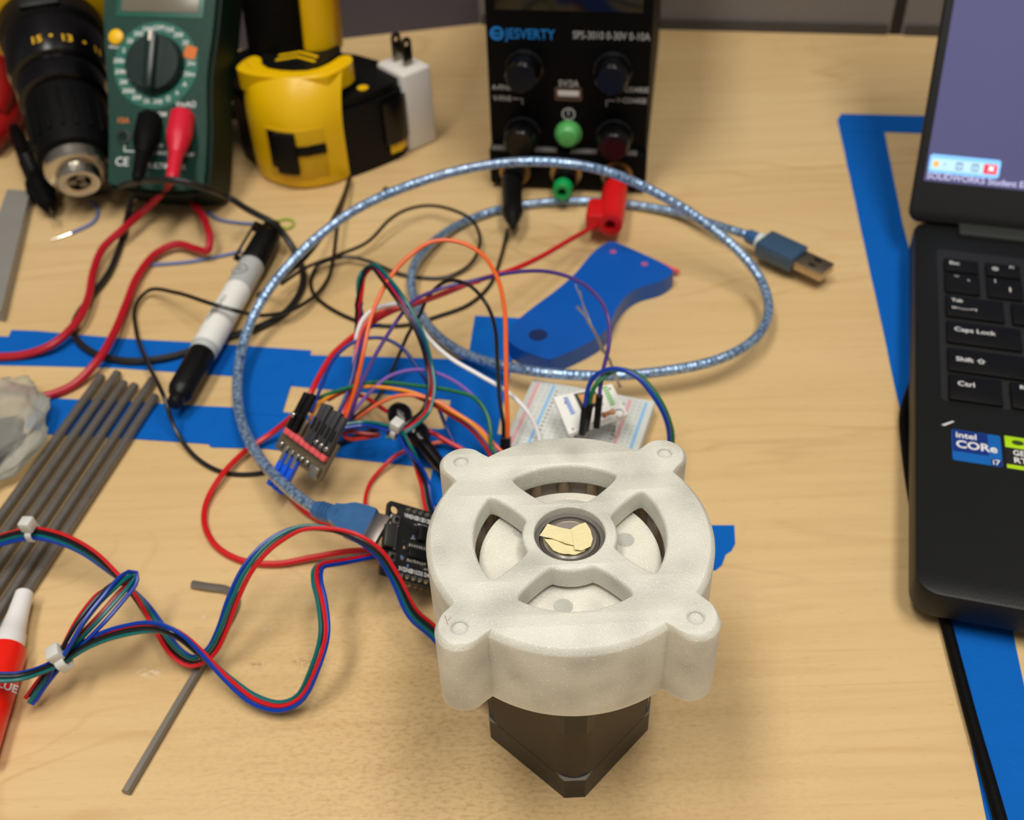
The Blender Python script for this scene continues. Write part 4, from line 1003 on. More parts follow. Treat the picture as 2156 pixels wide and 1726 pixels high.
# ================================================================== BLUE SCRAPER
sq_ = [(1087, 672), (1200, 590), (1240, 540), (1258, 522), (1284, 507), (1300, 510), (1424, 566), (1410, 582), (1388, 594), (1345, 604), (1318, 622), (1300, 646), (1292, 664), (1282, 690), (1252, 716), (1168, 755), (1150, 757), (1072, 726), (1070, 700)]
cS = P(1230, 640, 0)
t = NB(); prism(t, chaikin([tuple(P(u, v, 9)-cS)[:2] for u, v in sq_], 2), 0, 9, 2.2, 3)
scp = thing('scraper', 'blue plastic scraper handle lying between the bench supply and breadboard', 'scraper', T(cS))
part('body', t, mat('blue_scraper', (0, 80, 168), .38, var=.05), scp)
p = P(1133, 705, 9)-cS; bm = NB(); lathe(bm, [(4.4, 9.05), (3.6, 9.12), (3.2, 8.9)], 28, T((p.x, p.y, 0)), cap=False); lathe(bm, [(3.5, 9.0), (3.5, 9.06)], 24, T((p.x, p.y, 0))); part('hang_hole', bm, mat('dark_blue_hole', (6, 34, 84), .5), scp)
for u, v in ((1291, 530), (1357, 556)):
    p = P(u, v, 9)-cS; bm = NB(); lathe(bm, [(1.7, 8.9), (1.7, 9.15), (.4, 9.2)], 18, T((p.x, p.y, 0))); part('blade_rivet', bm, mat('reddish_rivet', (170, 84, 130), .45), scp)
e0, e1 = P(1300, 511, 5)-cS, P(1424, 567, 5)-cS
n_ = V((e1.y-e0.y, -(e1.x-e0.x), 0)).normalized(); n_ = n_ if n_.y > 0 else -n_
bm = NB(); prism(bm, [tuple(x)[:2] for x in (e0, e1+n_*0, e1+n_*1.2+V((1.2, 0, 0)), e0+n_*1.0)], 2, 4); part('blade', bm, mat('coral_blade', (230, 96, 92), .45), scp)

# ================================================================== MARKER
a, b = P(369, 845, 10.2), P(577, 476, 10.2)
d_ = (b-a).normalized(); sd_ = V((d_.y, -d_.x, 0))
KM = along(a, b); Lk = (b-a).length
mk = thing('marker', 'white marker pen with black cap and clip lying across blue tape', 'marker', KM)
bm = NB(); lathe(bm, [(1, -2.0), (2.8, -2.0), (3.4, 0), (3.4, 3), (5.0, 5), (6.0, 8), (6.2, Lk*.23), (5.9, Lk*.24)], 24); part('end_plug', bm, BLACK, mk)
bm = NB(); lathe(bm, [(5.9, Lk*.23), (6.3, Lk*.235), (6.5, Lk*.26), (6.5, Lk*.74), (6.0, Lk*.75)], 28); bar_ = part('barrel', bm, mat('marker_white', (176, 180, 178), .42), mk)
bm = NB(); lathe(bm, [(6.56, Lk*.262), (6.56, Lk*.585)], 28, cap=False); part('label_band', bm, mat('marker_label', (226, 226, 220), .45), bar_)
bm = NB()
for k in range(4):
    an = radians(62+k*9)
    text(bm, ('Fine Point', 'Permanent', 'NON-TOXIC', 'made in U.S.A.')[k], 2.4, axes(V((6.62*cos(an), 6.62*sin(an), Lk*(.36+.012*k))), V((0, 0, 1)), V((-sin(an), cos(an), 0)), V((cos(an), sin(an), 0))), 'LEFT')
an = radians(78); text(bm, '\u2295', 6, axes(V((6.62*cos(an), 6.62*sin(an), Lk*.65)), V((0, 0, 1)), V((-sin(an), cos(an), 0)), V((cos(an), sin(an), 0))))
part('small_print', bm, mat('marker_grey_print', (120, 122, 124), .6), bar_)
bm = NB(); lathe(bm, [(6.6, Lk*.735), (7.0, Lk*.74), (6.8, Lk*.9), (5.8, Lk*.97), (4.2, Lk), (1, Lk+.4)], 24); cap_ = part('cap', bm, BLACK, mk)
an = radians(28)
CMx = axes(V((0, 0, 0)), V((-sin(an), cos(an), 0)), V((0, 0, 1)), V((cos(an), sin(an), 0)))
bm = NB(); box(bm, -1.5, 1.5, Lk*.735, Lk*.97, 8.6, 9.8, .5, M=CMx); box(bm, -1.5, 1.5, Lk*.93, Lk*.97, 5, 9.0, .3, M=CMx); box(bm, -1.3, 1.3, Lk*.735, Lk*.75, 6.4, 8.8, .3, M=CMx); part('clip', bm, BLACK, cap_)

# ================================================================== STEEL RODS
RR_ = 2.05
rods_ = [((119, 924), (-51, 1160), 792, 'outermost thin steel rod of the bundle, next to the plastic bag'), ((150, 924), (-17, 1160), 785, 'second steel rod from the plastic bag, reaching farthest back'),
         ((179, 924), (16, 1160), 805, 'third steel rod from the plastic bag, in the middle of the bundle'), ((208, 924), (49, 1160), 811, 'fourth steel rod from the plastic bag, just right of the middle one'),
         ((239, 924), (82, 1160), 798, 'fifth steel rod of the bundle, its end reaching the black wire'), ((268, 924), (113, 1160), 834, 'steel rod at the right edge of the bundle, shorter at the far end')]
for (p0, p1, vt, lb) in rods_:
    k = (p0[0]-p1[0])/(p1[1]-p0[1])
    a = P(p0[0]+(p0[1]-vt)*k, vt, RR_+.42); b = P(p1[0]-(1440-p1[1])*k, 1440, RR_+.1)
    bm = NB(); cyl(bm, RR_, 0, (b-a).length, 20, .25)
    single('steel_rod', bm, DARKSTEEL, lb, 'rod', along(a, b), 'plain steel rods')

# metal bar at the far left
mb_ = [P(15, 398, 7), P(63, 402, 7), P(2, 655, 7), P(-70, 640, 7)]
c = P(10, 500, 0)
bm = NB(); prism(bm, [tuple(x-c)[:2] for x in mb_], 0, 7, .4); single('metal_bar', bm, mat('grey_bar_steel', (138, 136, 130), .45, .15, var=.08), 'flat grey metal bar at the desk side beside the black probe', 'bar', T((c.x, c.y, 0)))

# crumpled bag
t = NB(); bmesh.ops.create_icosphere(t, subdivisions=5, radius=1)
for v in t.verts:
    n_ = v.co.normalized(); k = 1+.22*noise.noise(n_*1.9+V((3, 1, 2)))+.10*abs(noise.noise(n_*5))+.03*noise.noise(n_*12)
    v.co = V((n_.x*25*k, n_.y*34*k, max(-.0, (n_.z*.9+.75)*11*k)))
cb = P(20, 945, 0)
single('plastic_bag', t, mat('cloudy_plastic_film', (226, 226, 216), .3, var=.1, scale=90, trans=.75, bump=.3, bscale=160, ior=1.18), 'crumpled cloudy plastic bag beside the steel rods', 'bag', T((cb.x-8, cb.y, 0)), angle=70)

# paint marker lower left
a, b = P(52, 1247, 7), P(-38, 1540, 7); Lg = (b-a).length
gt = thing('glue_tube', 'red tube with long white tapered cap lying below the rods', 'tube', along(a, b))
f1 = (P(18, 1368, 7)-a).length
bm = NB(); lathe(bm, [(2.6, 0), (3.2, .6), (3.7, f1*.4), (4.6, f1*.72), (5.0, f1*.74), (5.6, f1)], 28); part('cap', bm, mat('glue_cap', (226, 224, 222), .35), gt)
bm = NB(); lathe(bm, [(5.4, f1-.4), (6.6, f1), (6.9, f1+3), (6.9, Lg*1.2)], 28); tb = part('tube_body', bm, mat('glossy_red_tube', (226, 30, 14), .22), gt)
GMi = along(a, b); GI = GMi.inverted()
o = GI @ CAM; dd = GI.to_3x3() @ ray(7, 1442); aa = dd.x**2+dd.y**2; bb = 2*(o.x*dd.x+o.y*dd.y); c_ = o.x**2+o.y**2-7.0**2
h = o+dd*((-bb-sqrt(max(0, bb*bb-4*aa*c_)))/(2*aa)); rad = V((h.x, h.y, 0)).normalized(); tn = V((-rad.y, rad.x, 0))
bm = NB(); text(bm, 'GLUE', 4.2, axes(h-tn*2.0 if False else h, tn, V((0, 0, -1)).cross(V((0, 0, 0))) if False else -V((0, 0, 1)), rad.copy()) if tn.cross(-V((0, 0, 1))).dot(rad) > 0 else axes(h, -tn, -V((0, 0, 1)), rad), 'CENTER', off=.1); part('lettering', bm, WHITEINK, tb)

# hex key
hk = spline([P(405, 1230, 1.5), P(440, 1236, 1.5), P(476, 1241, 1.5), P(492, 1249, 1.5), P(497, 1264, 1.5), P(490, 1286, 1.5), P(470, 1322, 1.5), P(370, 1490, 1.5), P(265, 1668, 1.5)], 2)
bm = NB(); tube(bm, [x-hk[0] for x in hk], 1.6, 6); single('hex_key', bm, mat('hex_key_steel', (128, 122, 113), .38, .5, var=.15), 'dark steel L-shaped hex key lying under the coloured motor wires', 'tool', T(hk[0]), angle=20)

# ================================================================== USB CABLE
o0 = P(690, 1080, 24)
usb = thing('usb_cable', 'clear blue braided USB cable looping around behind the gearbox', 'cable', T(o0))
path = [(700, 1085, 27), (660, 1068, 26), (600, 1022, 20), (545, 962, 13), (508, 885, 9), (500, 805, 8), (516, 710, 12), (556, 625, 20), (635, 530, 30), (738, 448, 40), (860, 391, 50), (1000, 352, 57), (1130, 340, 60), (1260, 356, 56), (1380, 405, 44), (1480, 466, 32), (1556, 530, 22), (1602, 590, 15), (1618, 650, 12), (1594, 708, 12), (1520, 754, 13), (1400, 781, 13), (1250, 791, 13), (1100, 778, 12), (980, 745, 6), (907, 692, 5), (870, 622, 5), (868, 570, 7.5), (900, 521, 6), (970, 471, 3), (1060, 439, 2.6), (1180, 424, 2.6), (1300, 428, 2.6), (1420, 446, 4), (1520, 478, 10), (1575, 495, 11)]
p = [x-o0 for x in spline(pts(path), 2)]
bm = NB(); tube(bm, p, 2.35, 12); part('cable', bm, BRAID, usb, label='clear blue sheath over metal braid')
# micro plug at the board
a, b = P(672, 1074, 27), P(808, 1118, 29)
PMx = along(a, b, up=(0, -.3, 1)); Lq = (b-a).length
MO = T(-o0) @ PMx
bm = NB(); lathe(bm, [(2.9, -2), (3.4, 0), (3.4, 5.5), (3.9, 9)], 16, MO @ Matrix.Diagonal((1.05, .9, 1, 1))); sr = part('strain_relief', bm, BLUECLEAR, usb)
bm = NB()
for k in range(4): lathe(bm, [(3.4, .5+k*1.5), (3.8, 1.0+k*1.5), (3.4, 1.5+k*1.5)], 16, MO, cap=False)
part('relief_ribs', bm, BLUECLEAR, sr)
bm = NB(); prism(bm, chaikin([(-3.4, 6), (3.4, 6), (3.9, 9.5), (5.9, 13), (6.3, 15), (6.4, Lq*.78), (6.2, Lq*.82), (-6.2, Lq*.82), (-6.4, Lq*.78), (-6.3, 15), (-5.9, 13), (-3.9, 9.5)], 1), -3.1, 3.1, 1.0, 2, M=MO @ axes((0, 0, 0), V((1, 0, 0)), V((0, 0, 1)), V((0, -1, 0)))); part('plug_body', bm, BLUECLEAR, usb, label='clear blue moulded plug')
bm = NB(); box(bm, -5.9, 5.9, -1.3, 1.3, Lq*.80, Lq*1.0, .6, M=MO); sh = part('plug_shell', bm, mat('nickel_shell', (124, 116, 110), .4, .8), usb)
# USB-A plug
a, b = P(1574, 496, 11), P(1742, 574, 9)
PMx = along(a, b); Lq = (b-a).length; MO = T(-o0) @ PMx
bm = NB(); lathe(bm, [(2.6, -1), (3.3, 0), (3.4, 6)], 16, MO); sr = part('strain_relief', bm, BLUECLEAR, usb)
bm = NB()
for k in range(3): lathe(bm, [(3.3, .6+k*1.7), (3.9, 1.2+k*1.7), (3.3, 1.9+k*1.7)], 16, MO, cap=False)
part('relief_ribs', bm, BLUECLEAR, sr)
bm = NB(); lathe(bm, [(3.5, 6), (4.6, 6.5), (4.6, 9), (4.0, 9.5)], 16, MO); part('crimp_ring', bm, mat('pale_ring', (196, 204, 200), .3), usb)
bm = NB(); box(bm, -7.6, 7.6, -4.2, 4.2, 9, Lq*.66, 1.1, 2, M=MO); part('plug_body', bm, mat('smoky_blue_plug', (52, 82, 110), .25, trans=.15, coat=.4), usb, label='smoky blue USB plug body')
bm = NB(); box(bm, -6, 6, -2.3, 2.3, Lq*.64, Lq*1.0, .3, M=MO); sh = part('plug_shell', bm, mat('plug_shell_steel', (190, 178, 156), .22, 1), usb)
for x in (-2.6, 2.6):
    bm = NB(); box(bm, x-1.0, x+1.0, 2.25, 2.36, Lq*.80, Lq*.88, .02, M=MO); part('shell_window', bm, GLOSSBLACK, sh)

# ================================================================== MICROCONTROLLER BOARD
ER = Matrix(((.83, .10, .56), (.12, .93, -.34), (-.55, .35, .76)))
e1 = V(ER.col[0]).normalized(); e2 = V(ER.col[1]); e2 = (e2-e1*e2.dot(e1)).normalized(); e3 = e1.cross(e2)
XM = axes(P(818, 1052, 33), e1, e2, e3)
esp = thing('microcontroller_board', 'black microcontroller board with solder pins tucked beside the white gearbox', 'circuit board', XM)
def xl(u, v, z_=.0): return LP(XM, u, v, 2, z_)
Wd = 28.5
bm = NB(); plate(bm, [rrect(0, 52, -Wd, 0, 1.6), circle(1.6, 18, (3.0, -3.0)), circle(1.6, 18, (3.0, -Wd+3.0))], -1.5, 0, .1); part('board', bm, PCB, esp)
for y in (-1.7, -Wd+1.7):
    bm = NB(); box(bm, 7, 46, y-1.25, y+1.25, -4.2, -1.5, .1); part('pin_header', bm, BLACK, esp)
    for k in range(15):
        bm = NB(); lathe(bm, [(.95, 0), (.8, .5), (.35, 1.0), (.3, 1.7)], 10); box(bm, -.32, .32, -.32, .32, -8, 0); part('pin', bm, SOLDER, esp, T((8.2+k*2.54, y, 0)))
bm = NB()
for k, s in enumerate(('VIN', 'GND', 'D13', 'D12', 'D14', 'D27', 'D26', 'D25')): text(bm, s, 2.2, T((8.3+k*2.54, -4.1, .04)), off=.03, sx=.72)
for k, s in enumerate(('3V3', 'GND', 'D15', 'D2', 'D4', 'D16', 'D17', 'D5')): text(bm, s, 2.2, T((8.3+k*2.54, -Wd+4.1, .04)), off=.03, sx=.72)
plate(bm, [rrect(1.6, 5.2, -9.2, -5.2, .4), rrect(1.85, 4.95, -8.95, -5.45, .3)], .01, .06)
box(bm, 12.8, 17.0, -6.2, -5.9, .01, .06); box(bm, 16.7, 17.0, -9.5, -5.9, .01, .06)
part('board_lettering', bm, WHITEINK, esp)
bm = NB(); box(bm, -.9, 3.6, -18.4, -9.8, 0, 2.9, .5); part('usb_socket', bm, mat('socket_steel', (60, 58, 56), .4, .5), esp)
bm = NB()
for k in range(9): box(bm, 3.7, 4.7, -18+k*.95, -17.6+k*.95, .02, .5)
part('socket_legs', bm, SOLDER, esp, kind='stuff')
for y in (-7.2, -21.4):
    bm = NB(); box(bm, 2.0, 4.8, y-1.7, y+1.7, 0, 1.6, .2); bb_ = part('push_button', bm, mat('button_grey', (96, 92, 88), .4, .6), esp)
    bm = NB(); cyl(bm, .8, 1.5, 2.2, 14, .1, M=T((3.4, y, 0))); part('button_cap', bm, GLOSSBLACK, bb_)
bm = NB(); box(bm, 13, 16.4, -12.4, -6.6, 0, 1.7, .2); part('regulator', bm, BLACK, esp)
bm = NB(); box(bm, 9.8, 17.6, -19.6, -15.8, .1, 1.7, .2); ic = part('chip', bm, BLACK, esp)
for k in range(8):
    for y in (-14.8, -20.5):
        bm = NB(); box(bm, 10.1+k*.98, 10.5+k*.98, y-.7, y+.7, .02, .5, .08); part('chip_leg', bm, SOLDER, ic)
random.seed(3)
for k in range(44):
    x = 7.4+random.random()*13; y = -5.6-random.random()*(Wd-11.2)
    if (12 < x < 17.4 and -13.5 < y < -5.5) or (9 < x < 18.4 and -21.8 < y < -13.8): 
        if random.random() < .85: continue
    l = random.choice(((.55, .3), (.3, .55), (.75, .4)))
    bm = NB(); box(bm, x-l[0], x+l[0], y-l[1], y+l[1], 0, .5, .08)
    part('surface_part', bm, random.choice((SOLDER, SOLDER, mat('capacitor_tan', (168, 132, 96), .4), mat('resistor_black', (30, 30, 34), .4), mat('part_blue', (86, 110, 160), .4))), esp)
bm = NB(); box(bm, 17.6, 19.4, -11.5, -8.6, 0, .9, .1); part('surface_part', bm, mat('part_blue', (86, 110, 160), .4), esp)
bm = NB(); box(bm, 23, 44, -23, -5.5, 0, 3, .3); part('radio_module', bm, mat('radio_shield', (150, 148, 144), .35, .9), esp)

# ================================================================== MOTOR DRIVER BOARD
a, b = P(606, 905, 26), P(692, 968, 24)
x_ = (b-a).normalized()
dn = (P(590, 1000, 12)-P(640, 930, 24)); dn = (dn-x_*dn.dot(x_)).normalized(); y_ = -dn; z__ = x_.cross(y_)
VM = axes(a, x_, y_, z__); Lv = (b-a).length
drv = thing('motor_driver', 'small driver board with red pin strip held up by jumper wires', 'circuit board', VM)
def vl(u, v, z_=0): return LP(VM, u, v, 2, z_)
bm = NB(); box(bm, -2, Lv+1, -9, 7, -1.6, 0, .2); part('board', bm, mat('driver_board', (92, 80, 60), .45), drv)
st_ = Lv/8
for k in range(8):
    bm = NB(); box(bm, k*st_+.04, (k+1)*st_-.04, -1.3, 1.3, 0, 2.6, .45, 2); part('header_block', bm, mat('pink_red_header', (222, 88, 92), .45), drv)
for k in range(8):
    if k in (2, 3):
        bm = NB(); box(bm, (k+.5)*st_-.9, (k+.5)*st_+.9, 1.3, 8.5, .6, 2.2, .3); part('bare_pin', bm, mat('pin_bronze', (170, 156, 130), .3, 1), drv)
for k in range(8):
    bm = NB(); cyl(bm, .9, 0, 2.2, 12, .2); part('pin_tip', bm, SOLDER, drv, T(((k+.5)*st_, -5.6-(.6 if k in (1, 2, 3) else 0), 0)))
bm = NB(); box(bm, Lv-4.2, Lv-.4, -9.6, -4.4, 0, 2.6, .5); pt_ = part('trim_pot', bm, mat('pot_metal', (150, 146, 136), .35, .8), drv)
# connectors plugged into it
def conn(name, x, y0_, y1_, z0_, m, label, bev=.3):
    bm = NB(); box(bm, x-1.22, x+1.22, y0_, y1_, z0_, z0_+2.45, bev); return bm
WH = []
black_caps = thing('connector_block', 'black connector block plugged into the driver board', 'connector', VM @ T((Lv*.55, 3, 0)))
for k in range(5):
    xx = (4.0+k*.92)*st_-Lv*.55
    bm = NB(); box(bm, xx-1.15, xx+1.15, -1.6+k*.1, 15+.8*(k % 2), .6+(k % 2)*.5, 3.2+(k % 2)*.5, .25); h_ = part('housing', bm, mat('charcoal_housing', (52, 52, 55), .45), black_caps)
    bm = NB(); box(bm, xx-.5, xx+.5, 4, 9, 3.2+(k % 2)*.5, 3.35+(k % 2)*.5, .04); part('latch_slot', bm, BLACK, h_)
    if k > 1:
        bm = NB(); cyl(bm, .95, 3.0, 4.4, 12, .2); part('pin_tip', bm, SOLDER, black_caps, T((xx, 1.0, 0)))
blk2 = thing('connector_block', 'pair of black connectors at the green wire end of the driver board', 'connector', VM @ T((0, 3, 0)))
for k in range(2):
    xx = (.6+k*.95)*st_
    bm = NB(); box(bm, xx-1.15, xx+1.15, -1.4, 14.5+k, .6, 3.2, .25); h_ = part('housing', bm, BLACK, blk2)
    if k == 0: bm = NB(); cyl(bm, 1.0, 3.0, 4.6, 12, .2); part('pin_tip', bm, SOLDER, blk2, T((xx, 4.4, 0)))
for k in range(3):
    xx = (1.7+k*1.05)*st_
    cn = thing('blue_connector', ('blue connector at the outer end of three under the driver board', 'middle one of three blue connectors under the driver board', 'blue connector nearest the trimmer under the driver board')[k], 'connector', VM @ T((xx, -7.2, .6)), 'blue connectors on the driver board')
    bm = NB(); box(bm, -1.25, 1.25, -15.5, -.5, -1.3, 1.3, .25); part('housing', bm, mat('blue_housing', (8, 84, 216), .4), cn)
    bm = NB(); box(bm, -.8, .8, -4.2, 2.6, 1.25, 2.0, .35); part('crimp', bm, SOLDER, cn)

# ================================================================== JUMPER WIRES
J = jumper
J('orange jumper wire in a tall arch beside the black jumper', [(1069, 925, 16), (1069, 893, 22), (1066, 822, 32), (1065, 730, 42), (1062, 650, 50), (1046, 582, 56), (1010, 531, 60), (960, 508, 62), (910, 509, 62), (862, 539, 60), (830, 572, 56), (800, 622, 52), (780, 672, 46), (765, 742, 38), (750, 810, 28), (734, 862, 20), (722, 890, 16)], ORANGEW, .95, [(0, 15)])
J('black jumper wire arching beside the tall orange one to the breadboard', [(1060, 925, 14), (1060, 893, 20), (1053, 850, 25), (1047, 760, 34), (1042, 690, 38), (1024, 640, 40), (993, 604, 46), (955, 590, 46), (925, 600, 42), (900, 627, 38), (884, 662, 29), (860, 702, 20), (830, 770, 10), (800, 830, 4), (770, 862, 2), (738, 882, 2)], BLACKW, .85, [(0, 15)])
J('white jumper wire curving down onto the breadboard', [(712, 884, 12), (742, 822, 17), (748, 745, 27), (752, 702, 34), (767, 668, 38), (800, 646, 38), (850, 641, 38), (880, 682, 36), (906, 716, 34), (950, 755, 32), (1010, 790, 29), (1070, 826, 25), (1110, 866, 20), (1130, 903, 14), (1138, 935, 9)], WHITEW, .95)
J('red jumper wire rising from driver board to the purple arch', [(708, 893, 16), (722, 873, 19), (735, 835, 21), (745, 788, 26), (755, 718, 33.5), (774, 676, 37.5), (806, 655, 42), (850, 646, 42), (900, 630, 41), (960, 606, 40), (1010, 592, 38)], CORALW, .95)
J('green jumper wire crossing low toward the gearbox', [(645, 862, 28), (664, 842, 27), (720, 820, 26), (790, 805, 26), (870, 811, 26), (950, 822, 26), (1000, 838, 25), (1024, 870, 22), (1033, 908, 18), (1036, 945, 13), (1072, 970, 9)], GREENW, .85)
J('pale purple jumper wire in a low arch over the blue tape', [(728, 893, 16), (748, 862, 19), (775, 830, 23), (820, 792, 28), (880, 778, 30), (930, 789, 29), (980, 819, 26), (1014, 855, 22), (1030, 885, 18), (1034, 930, 12), (1064, 978, 9)], mat('lilac_wire', (122, 88, 172), .4), .8)
J('thin navy jumper wire arching behind the orange one', [(655, 868, 28), (676, 815, 30), (706, 752, 32), (748, 719, 33), (800, 711, 33), (842, 729, 31), (880, 775, 26), (906, 820, 20), (922, 855, 15), (940, 900, 8), (960, 940, 4)], NAVYW, .8)
J('amber jumper wire curving low to the breadboard edge', [(652, 884, 27), (672, 850, 26), (720, 822, 25), (770, 814, 25), (850, 822, 25), (895, 836, 24), (952, 866, 22), (998, 896, 18), (1034, 938, 12), (1050, 965, 10), (1084, 980, 9)], AMBERW, .85)
J('dark red jumper wire beneath the amber one', [(690, 842, 24), (740, 818, 24), (790, 814, 24), (848, 824, 23), (905, 848, 22), (950, 874, 19), (990, 902, 15), (1022, 940, 10), (1040, 968, 10), (1074, 990, 9)], mat('brick_red_wire', (168, 36, 28), .4), .85)
J('coral jumper wire over the black test hook', [(750, 882, 14), (792, 853, 20), (835, 834, 24), (879, 833, 25), (925, 848, 24), (968, 874, 21), (1008, 900, 16), (1038, 932, 12), (1068, 962, 9)], mat('salmon_wire', (226, 106, 60), .4), .8)
J('short red jumper wire passing behind the black test hook', [(756, 832, 8), (774, 839, 9), (815, 866, 10), (862, 888, 9), (916, 914, 8), (951, 934, 6), (1000, 960, 4)], RED, .95)
J('short coral jumper wire beside the gearbox lobe', [(880, 940, 4), (908, 934, 5), (935, 930, 5), (962, 938, 4), (1000, 968, 3)], mat('salmon_wire', (226, 106, 60), .4), .8)
J('thin red jumper wire dropping to the USB plug', [(862, 945, 6), (836, 957, 5), (806, 984, 3), (780, 1016, 2), (769, 1053, 2), (776, 1084, 4), (790, 1105, 6)], RED, .85)
J('red jumper wire emerging below the blue connectors', [(588, 996, 7), (598, 1015, 4), (616, 1050, 2), (650, 1083, 1.5), (700, 1108, 2), (760, 1118, 6), (812, 1106, 14), (830, 1100, 18)], RED, .95)
J('navy jumper wire running beside orange one into the connector block', [(704, 886, 16), (722, 850, 21), (740, 800, 27), (752, 750, 32), (766, 715, 34), (778, 690, 33), (800, 684, 30)], NAVYW, .8)
wire('black_wire', 'long thin black wire loop circling the marker and ending near driver board', 'wire', [(736, 372, 3), (714, 447, 2), (707, 500, 1.2), (701, 547, 1.2), (690, 588, 1.6), (658, 627, 4.2), (601, 657, 8), (548, 664, 7), (500, 655, 18), (450, 641, 21), (370, 616, 13), (312, 612, 4), (286, 642, 3), (288, 702, 2.4), (310, 762, 7), (345, 835, 16), (370, 905, 6), (412, 962, 2), (470, 994, 1.2), (540, 997, 1.2), (610, 977, 1.5), (690, 943, 2), (760, 915, 2), (800, 898, 2)], 1.0, BLACKW)
wire('black_wire', 'thin black wire following the USB cable up to the standing tool', 'wire', [(738, 374, 4), (712, 438, 12), (674, 505, 22), (630, 556, 24), (580, 597, 14), (558, 611, 6), (548, 618, 2.5), (542, 622, 1.5)], 1.0, BLACKW)

# loose offcuts
def offcut(label, path, bare):
    p = spline(pts(path), 2); o0 = p[0].copy(); t_ = thing('wire_offcut', label, 'wire', T(o0))
    bm = NB(); tube(bm, [q-o0 for q in p], 1.0, 8); part('insulation', bm, PALEBLUE, t_)
    p = spline(pts(bare), 2); bm = NB(); tube(bm, [q-o0 for q in p], .45, 6); part('bare_end', bm, BRIGHT, t_)
offcut('curved pale blue wire offcut below the drill chuck', [(192, 425, 1), (206, 441, 1), (196, 468, 1), (150, 491, 1)], [(150, 491, 1), (125, 500, 1), (108, 505, 1)])
offcut('straight pale blue wire offcut tucked under the marker cap', [(318, 558, 1), (400, 551, 1), (455, 541, 1), (510, 529, 1)], [(318, 558, 1), (312, 558, 1), (306, 557, 1)])
offcut('pale blue wire offcut between the multimeter and marker', [(436, 446, 1), (462, 462, 1), (500, 469, 1), (548, 472, 1)], [(548, 472, 1), (556, 474, 1), (562, 476, 1)])
wire('wire_offcut', 'tiny lime green wire curl behind the marker cap', 'wire', [(580, 466, 1), (600, 461, 1), (616, 464, 1), (616, 476, 1), (604, 482, 1), (596, 478, 1)], .8, LIMEW)
sp_ = spline(pts([(806, 406, 1), (812, 396, 2), (822, 404, 1), (832, 408, 1)]), 1)
bm = NB(); tube(bm, [q-sp_[0] for q in sp_], 1.0, 8); single('wire_offcut', bm, BLACKW, 'tiny black wire scrap in front of the white charger', 'wire', T(sp_[0]))

# ================================================================== TEST HOOK
a, b = P(843, 875, 10), P(950, 1008, 6); Lh = (b-a).length
hkk = thing('test_hook', 'black test hook clip with two round knobs behind the gearbox', 'test clip', along(a, b))
bm = NB(); lathe(bm, [(1, -5.4), (3.8, -4.6), (5.1, -2), (5.3, 0), (5.0, 1.5), (4.4, 3), (3.4, 5), (3.4, 7)], 24); part('button', bm, GLOSSBLACK, hkk)
bm = NB(); lathe(bm, [(3.4, 7), (4.9, 8.4), (5.8, 10.8), (6.0, 13.2), (5.3, 16.2), (3.7, 17.8), (3.1, 20), (2.7, Lh*.8), (1.4, Lh)], 24); part('body', bm, GLOSSBLACK, hkk)

# ================================================================== FOUR-COLOUR MOTOR CABLES
def tie(parent, c, d, s=1.0):
    """nylon cable tie: band round the wires and square head"""
    d = d.normalized(); M = along(c-parent.location*1000, c-parent.location*1000+d)
    bm = NB(); plate(bm, [rrect(-3.3*s, 3.3*s, -2.4*s, 2.4*s, 1.6*s), rrect(-2.7*s, 2.7*s, -1.8*s, 1.8*s, 1.2*s)], -1.2*s, 1.2*s, .1, M=M)
    k = part('cable_tie', bm, NYLON, parent, label='clear nylon cable tie')
    return k, M
mc = thing('motor_cable', 'four-colour motor cable coiled on the desk in front of the rods', 'cable', T(P(690, 1110, 36)))
A1 = [V((-1, 214, 7)), V((-13, 209, 9)), (914, 1333, 14), (870, 1292, 18), (834, 1218, 26), (800, 1166, 33), (752, 1132, 38), (692, 1113, 40), (632, 1112, 40), (574, 1142, 38), (528, 1192, 34), (492, 1262, 26), (466, 1330, 16), (440, 1374, 9), (405, 1391, 6), (370, 1371, 7), (330, 1316, 9), (286, 1252, 12), (240, 1206, 16), (180, 1160, 20), (120, 1132, 22), (70, 1122, 22), (20, 1130, 20), (-60, 1158, 16)]
bundle(mc, A1, [(RED, 1.5, .7, 'red wire'), (BLACKW, .4, .9, 'black wire'), (TEAL, -.5, -.5, 'teal wire'), (BLUEW, -1.5, -.9, 'blue wire')], tw=(0, -10, 10, 60, 150, 180, 170, 110, 30, 10, 10))
B1 = [(-60, 1420, 22), (40, 1422, 20), (100, 1404, 17), (135, 1386, 16), (190, 1352, 20), (250, 1329, 22), (320, 1319, 22), (372, 1336, 20), (420, 1374, 14), (480, 1430, 8), (540, 1474, 5), (592, 1488, 5), (632, 1471, 8), (664, 1412, 16), (684, 1340, 24), (678, 1272, 28), (666, 1222, 30), (672, 1194, 28), (720, 1183, 22), (790, 1170, 16), (850, 1150, 10)]
bundle(mc, B1, [(BLUEW, 1.4, .4, 'blue wire'), (RED, .3, .9, 'red wire'), (BLACKW, -.5, -.7, 'black wire'), (TEAL, -1.5, .2, 'teal wire')], tw=(180, 180, 150, 60, -10, 0, 0, 10, 30))
C1 = [(62, 1478, 6), (92, 1436, 10), (128, 1390, 15), (170, 1346, 20), (214, 1300, 24), (256, 1252, 26), (282, 1222, 26), (280, 1212, 27), (258, 1219, 29), (216, 1252, 30), (172, 1306, 27), (134, 1370, 20), (104, 1414, 12), (70, 1470, 6)]
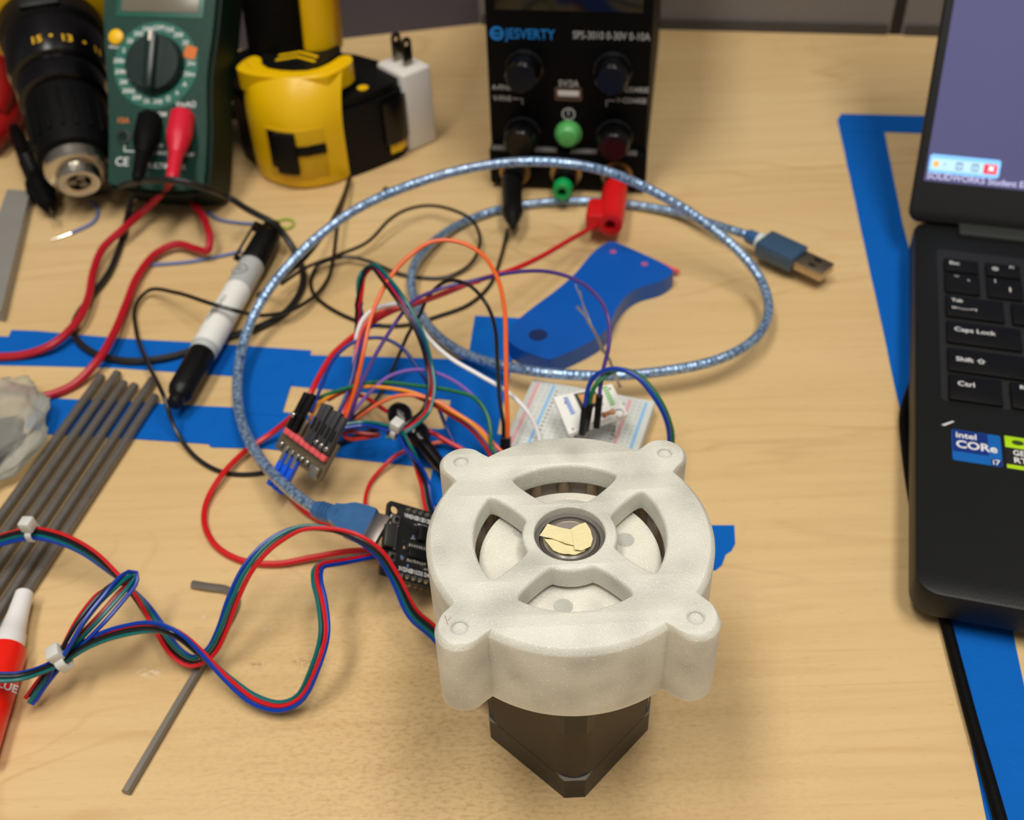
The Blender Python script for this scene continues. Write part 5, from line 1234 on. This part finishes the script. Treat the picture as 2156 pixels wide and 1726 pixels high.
bundle(mc, C1, [(BLUEW, 1.6, -.4, 'blue wire'), (TEAL, .6, .8, 'teal wire'), (BLACKW, -.6, -.6, 'black wire'), (RED, -1.7, .3, 'red wire')], tw=(0, 0, 0, 180, 180, 180))
k, M_ = tie(mc, P(133, 1387, 16.5), P(175, 1358, 19)-P(100, 1404, 14), 1.35)
bm = NB(); box(bm, -2.6, 2.6, -2.2, 2.2, -2.4, 2.4, .6, M=M_ @ T((0, 4.2, 0))); part('tie_head', bm, NYLON, k)
k, M_ = tie(mc, P(69, 1122, 22), P(120, 1132, 22)-P(20, 1130, 20), 1.0)
bm = NB(); box(bm, -2.3, 2.3, -2.4, 2.4, -2.3, 2.3, .6, M=M_ @ T((0, 4.6, 0))); part('tie_head', bm, NYLON, k)

dc = thing('driver_cable', 'four-colour cable looping tall from driver board through cable tie', 'cable', T(P(840, 910, 16)))
D1 = [(712, 897, 11), (732, 845, 14), (752, 775, 20), (757, 695, 30), (757, 625, 46), (764, 578, 49), (783, 561, 54), (812, 588, 55), (850, 642, 53), (884, 705, 44), (904, 770, 33), (910, 822, 27), (898, 866, 22), (872, 890, 22), (842, 909, 21), (815, 917, 19)]
bundle(dc, D1, [(BLACKW, 1.4, .3, 'black wire'), (RED, .4, -.8, 'red wire'), (NAVYW, -.4, -.9, 'blue wire'), (TEAL, -1.2, .7, 'teal wire')], tw=(180, 180, 170, 10, 0, 0, 10, 40))
D2 = [(706, 900, 18), (730, 897, 19), (765, 893, 19), (802, 898, 21), (842, 912, 21), (862, 946, 20), (882, 985, 13), (896, 1022, 8), (903, 1062, 5), (915, 1100, 4)]
bundle(dc, D2, [(BLUEW, 1.3, .2, 'blue wire'), (BLACKW, .2, -.8, 'black wire'), (TEAL, -.5, .8, 'teal wire'), (RED, -1.4, -.3, 'red wire')], tw=(0, 0, 0, 170, 190))
bm = NB(); tube(bm, [x-P(840, 910, 16) for x in spline(pts([(800, 916, 12), (765, 922, 13), (735, 924, 13), (722, 914, 14), (735, 908, 15), (765, 912, 15), (800, 914, 15)]), 1.5)], .8, 7); part('wire', bm, mat('brick_red_wire', (168, 36, 28), .4), dc, label='small folded red wire')
k, M_ = tie(dc, P(834, 909, 21), P(876, 942, 13)-P(802, 898, 17), .95)
bm = NB(); box(bm, -2.4, 2.4, -2.4, 2.4, -2.3, 2.3, .6, M=M_ @ T((0, 4.2, 0))); part('tie_head', bm, NYLON, k)

# let the camera-facing copies settle
bpy.context.view_layer.update()
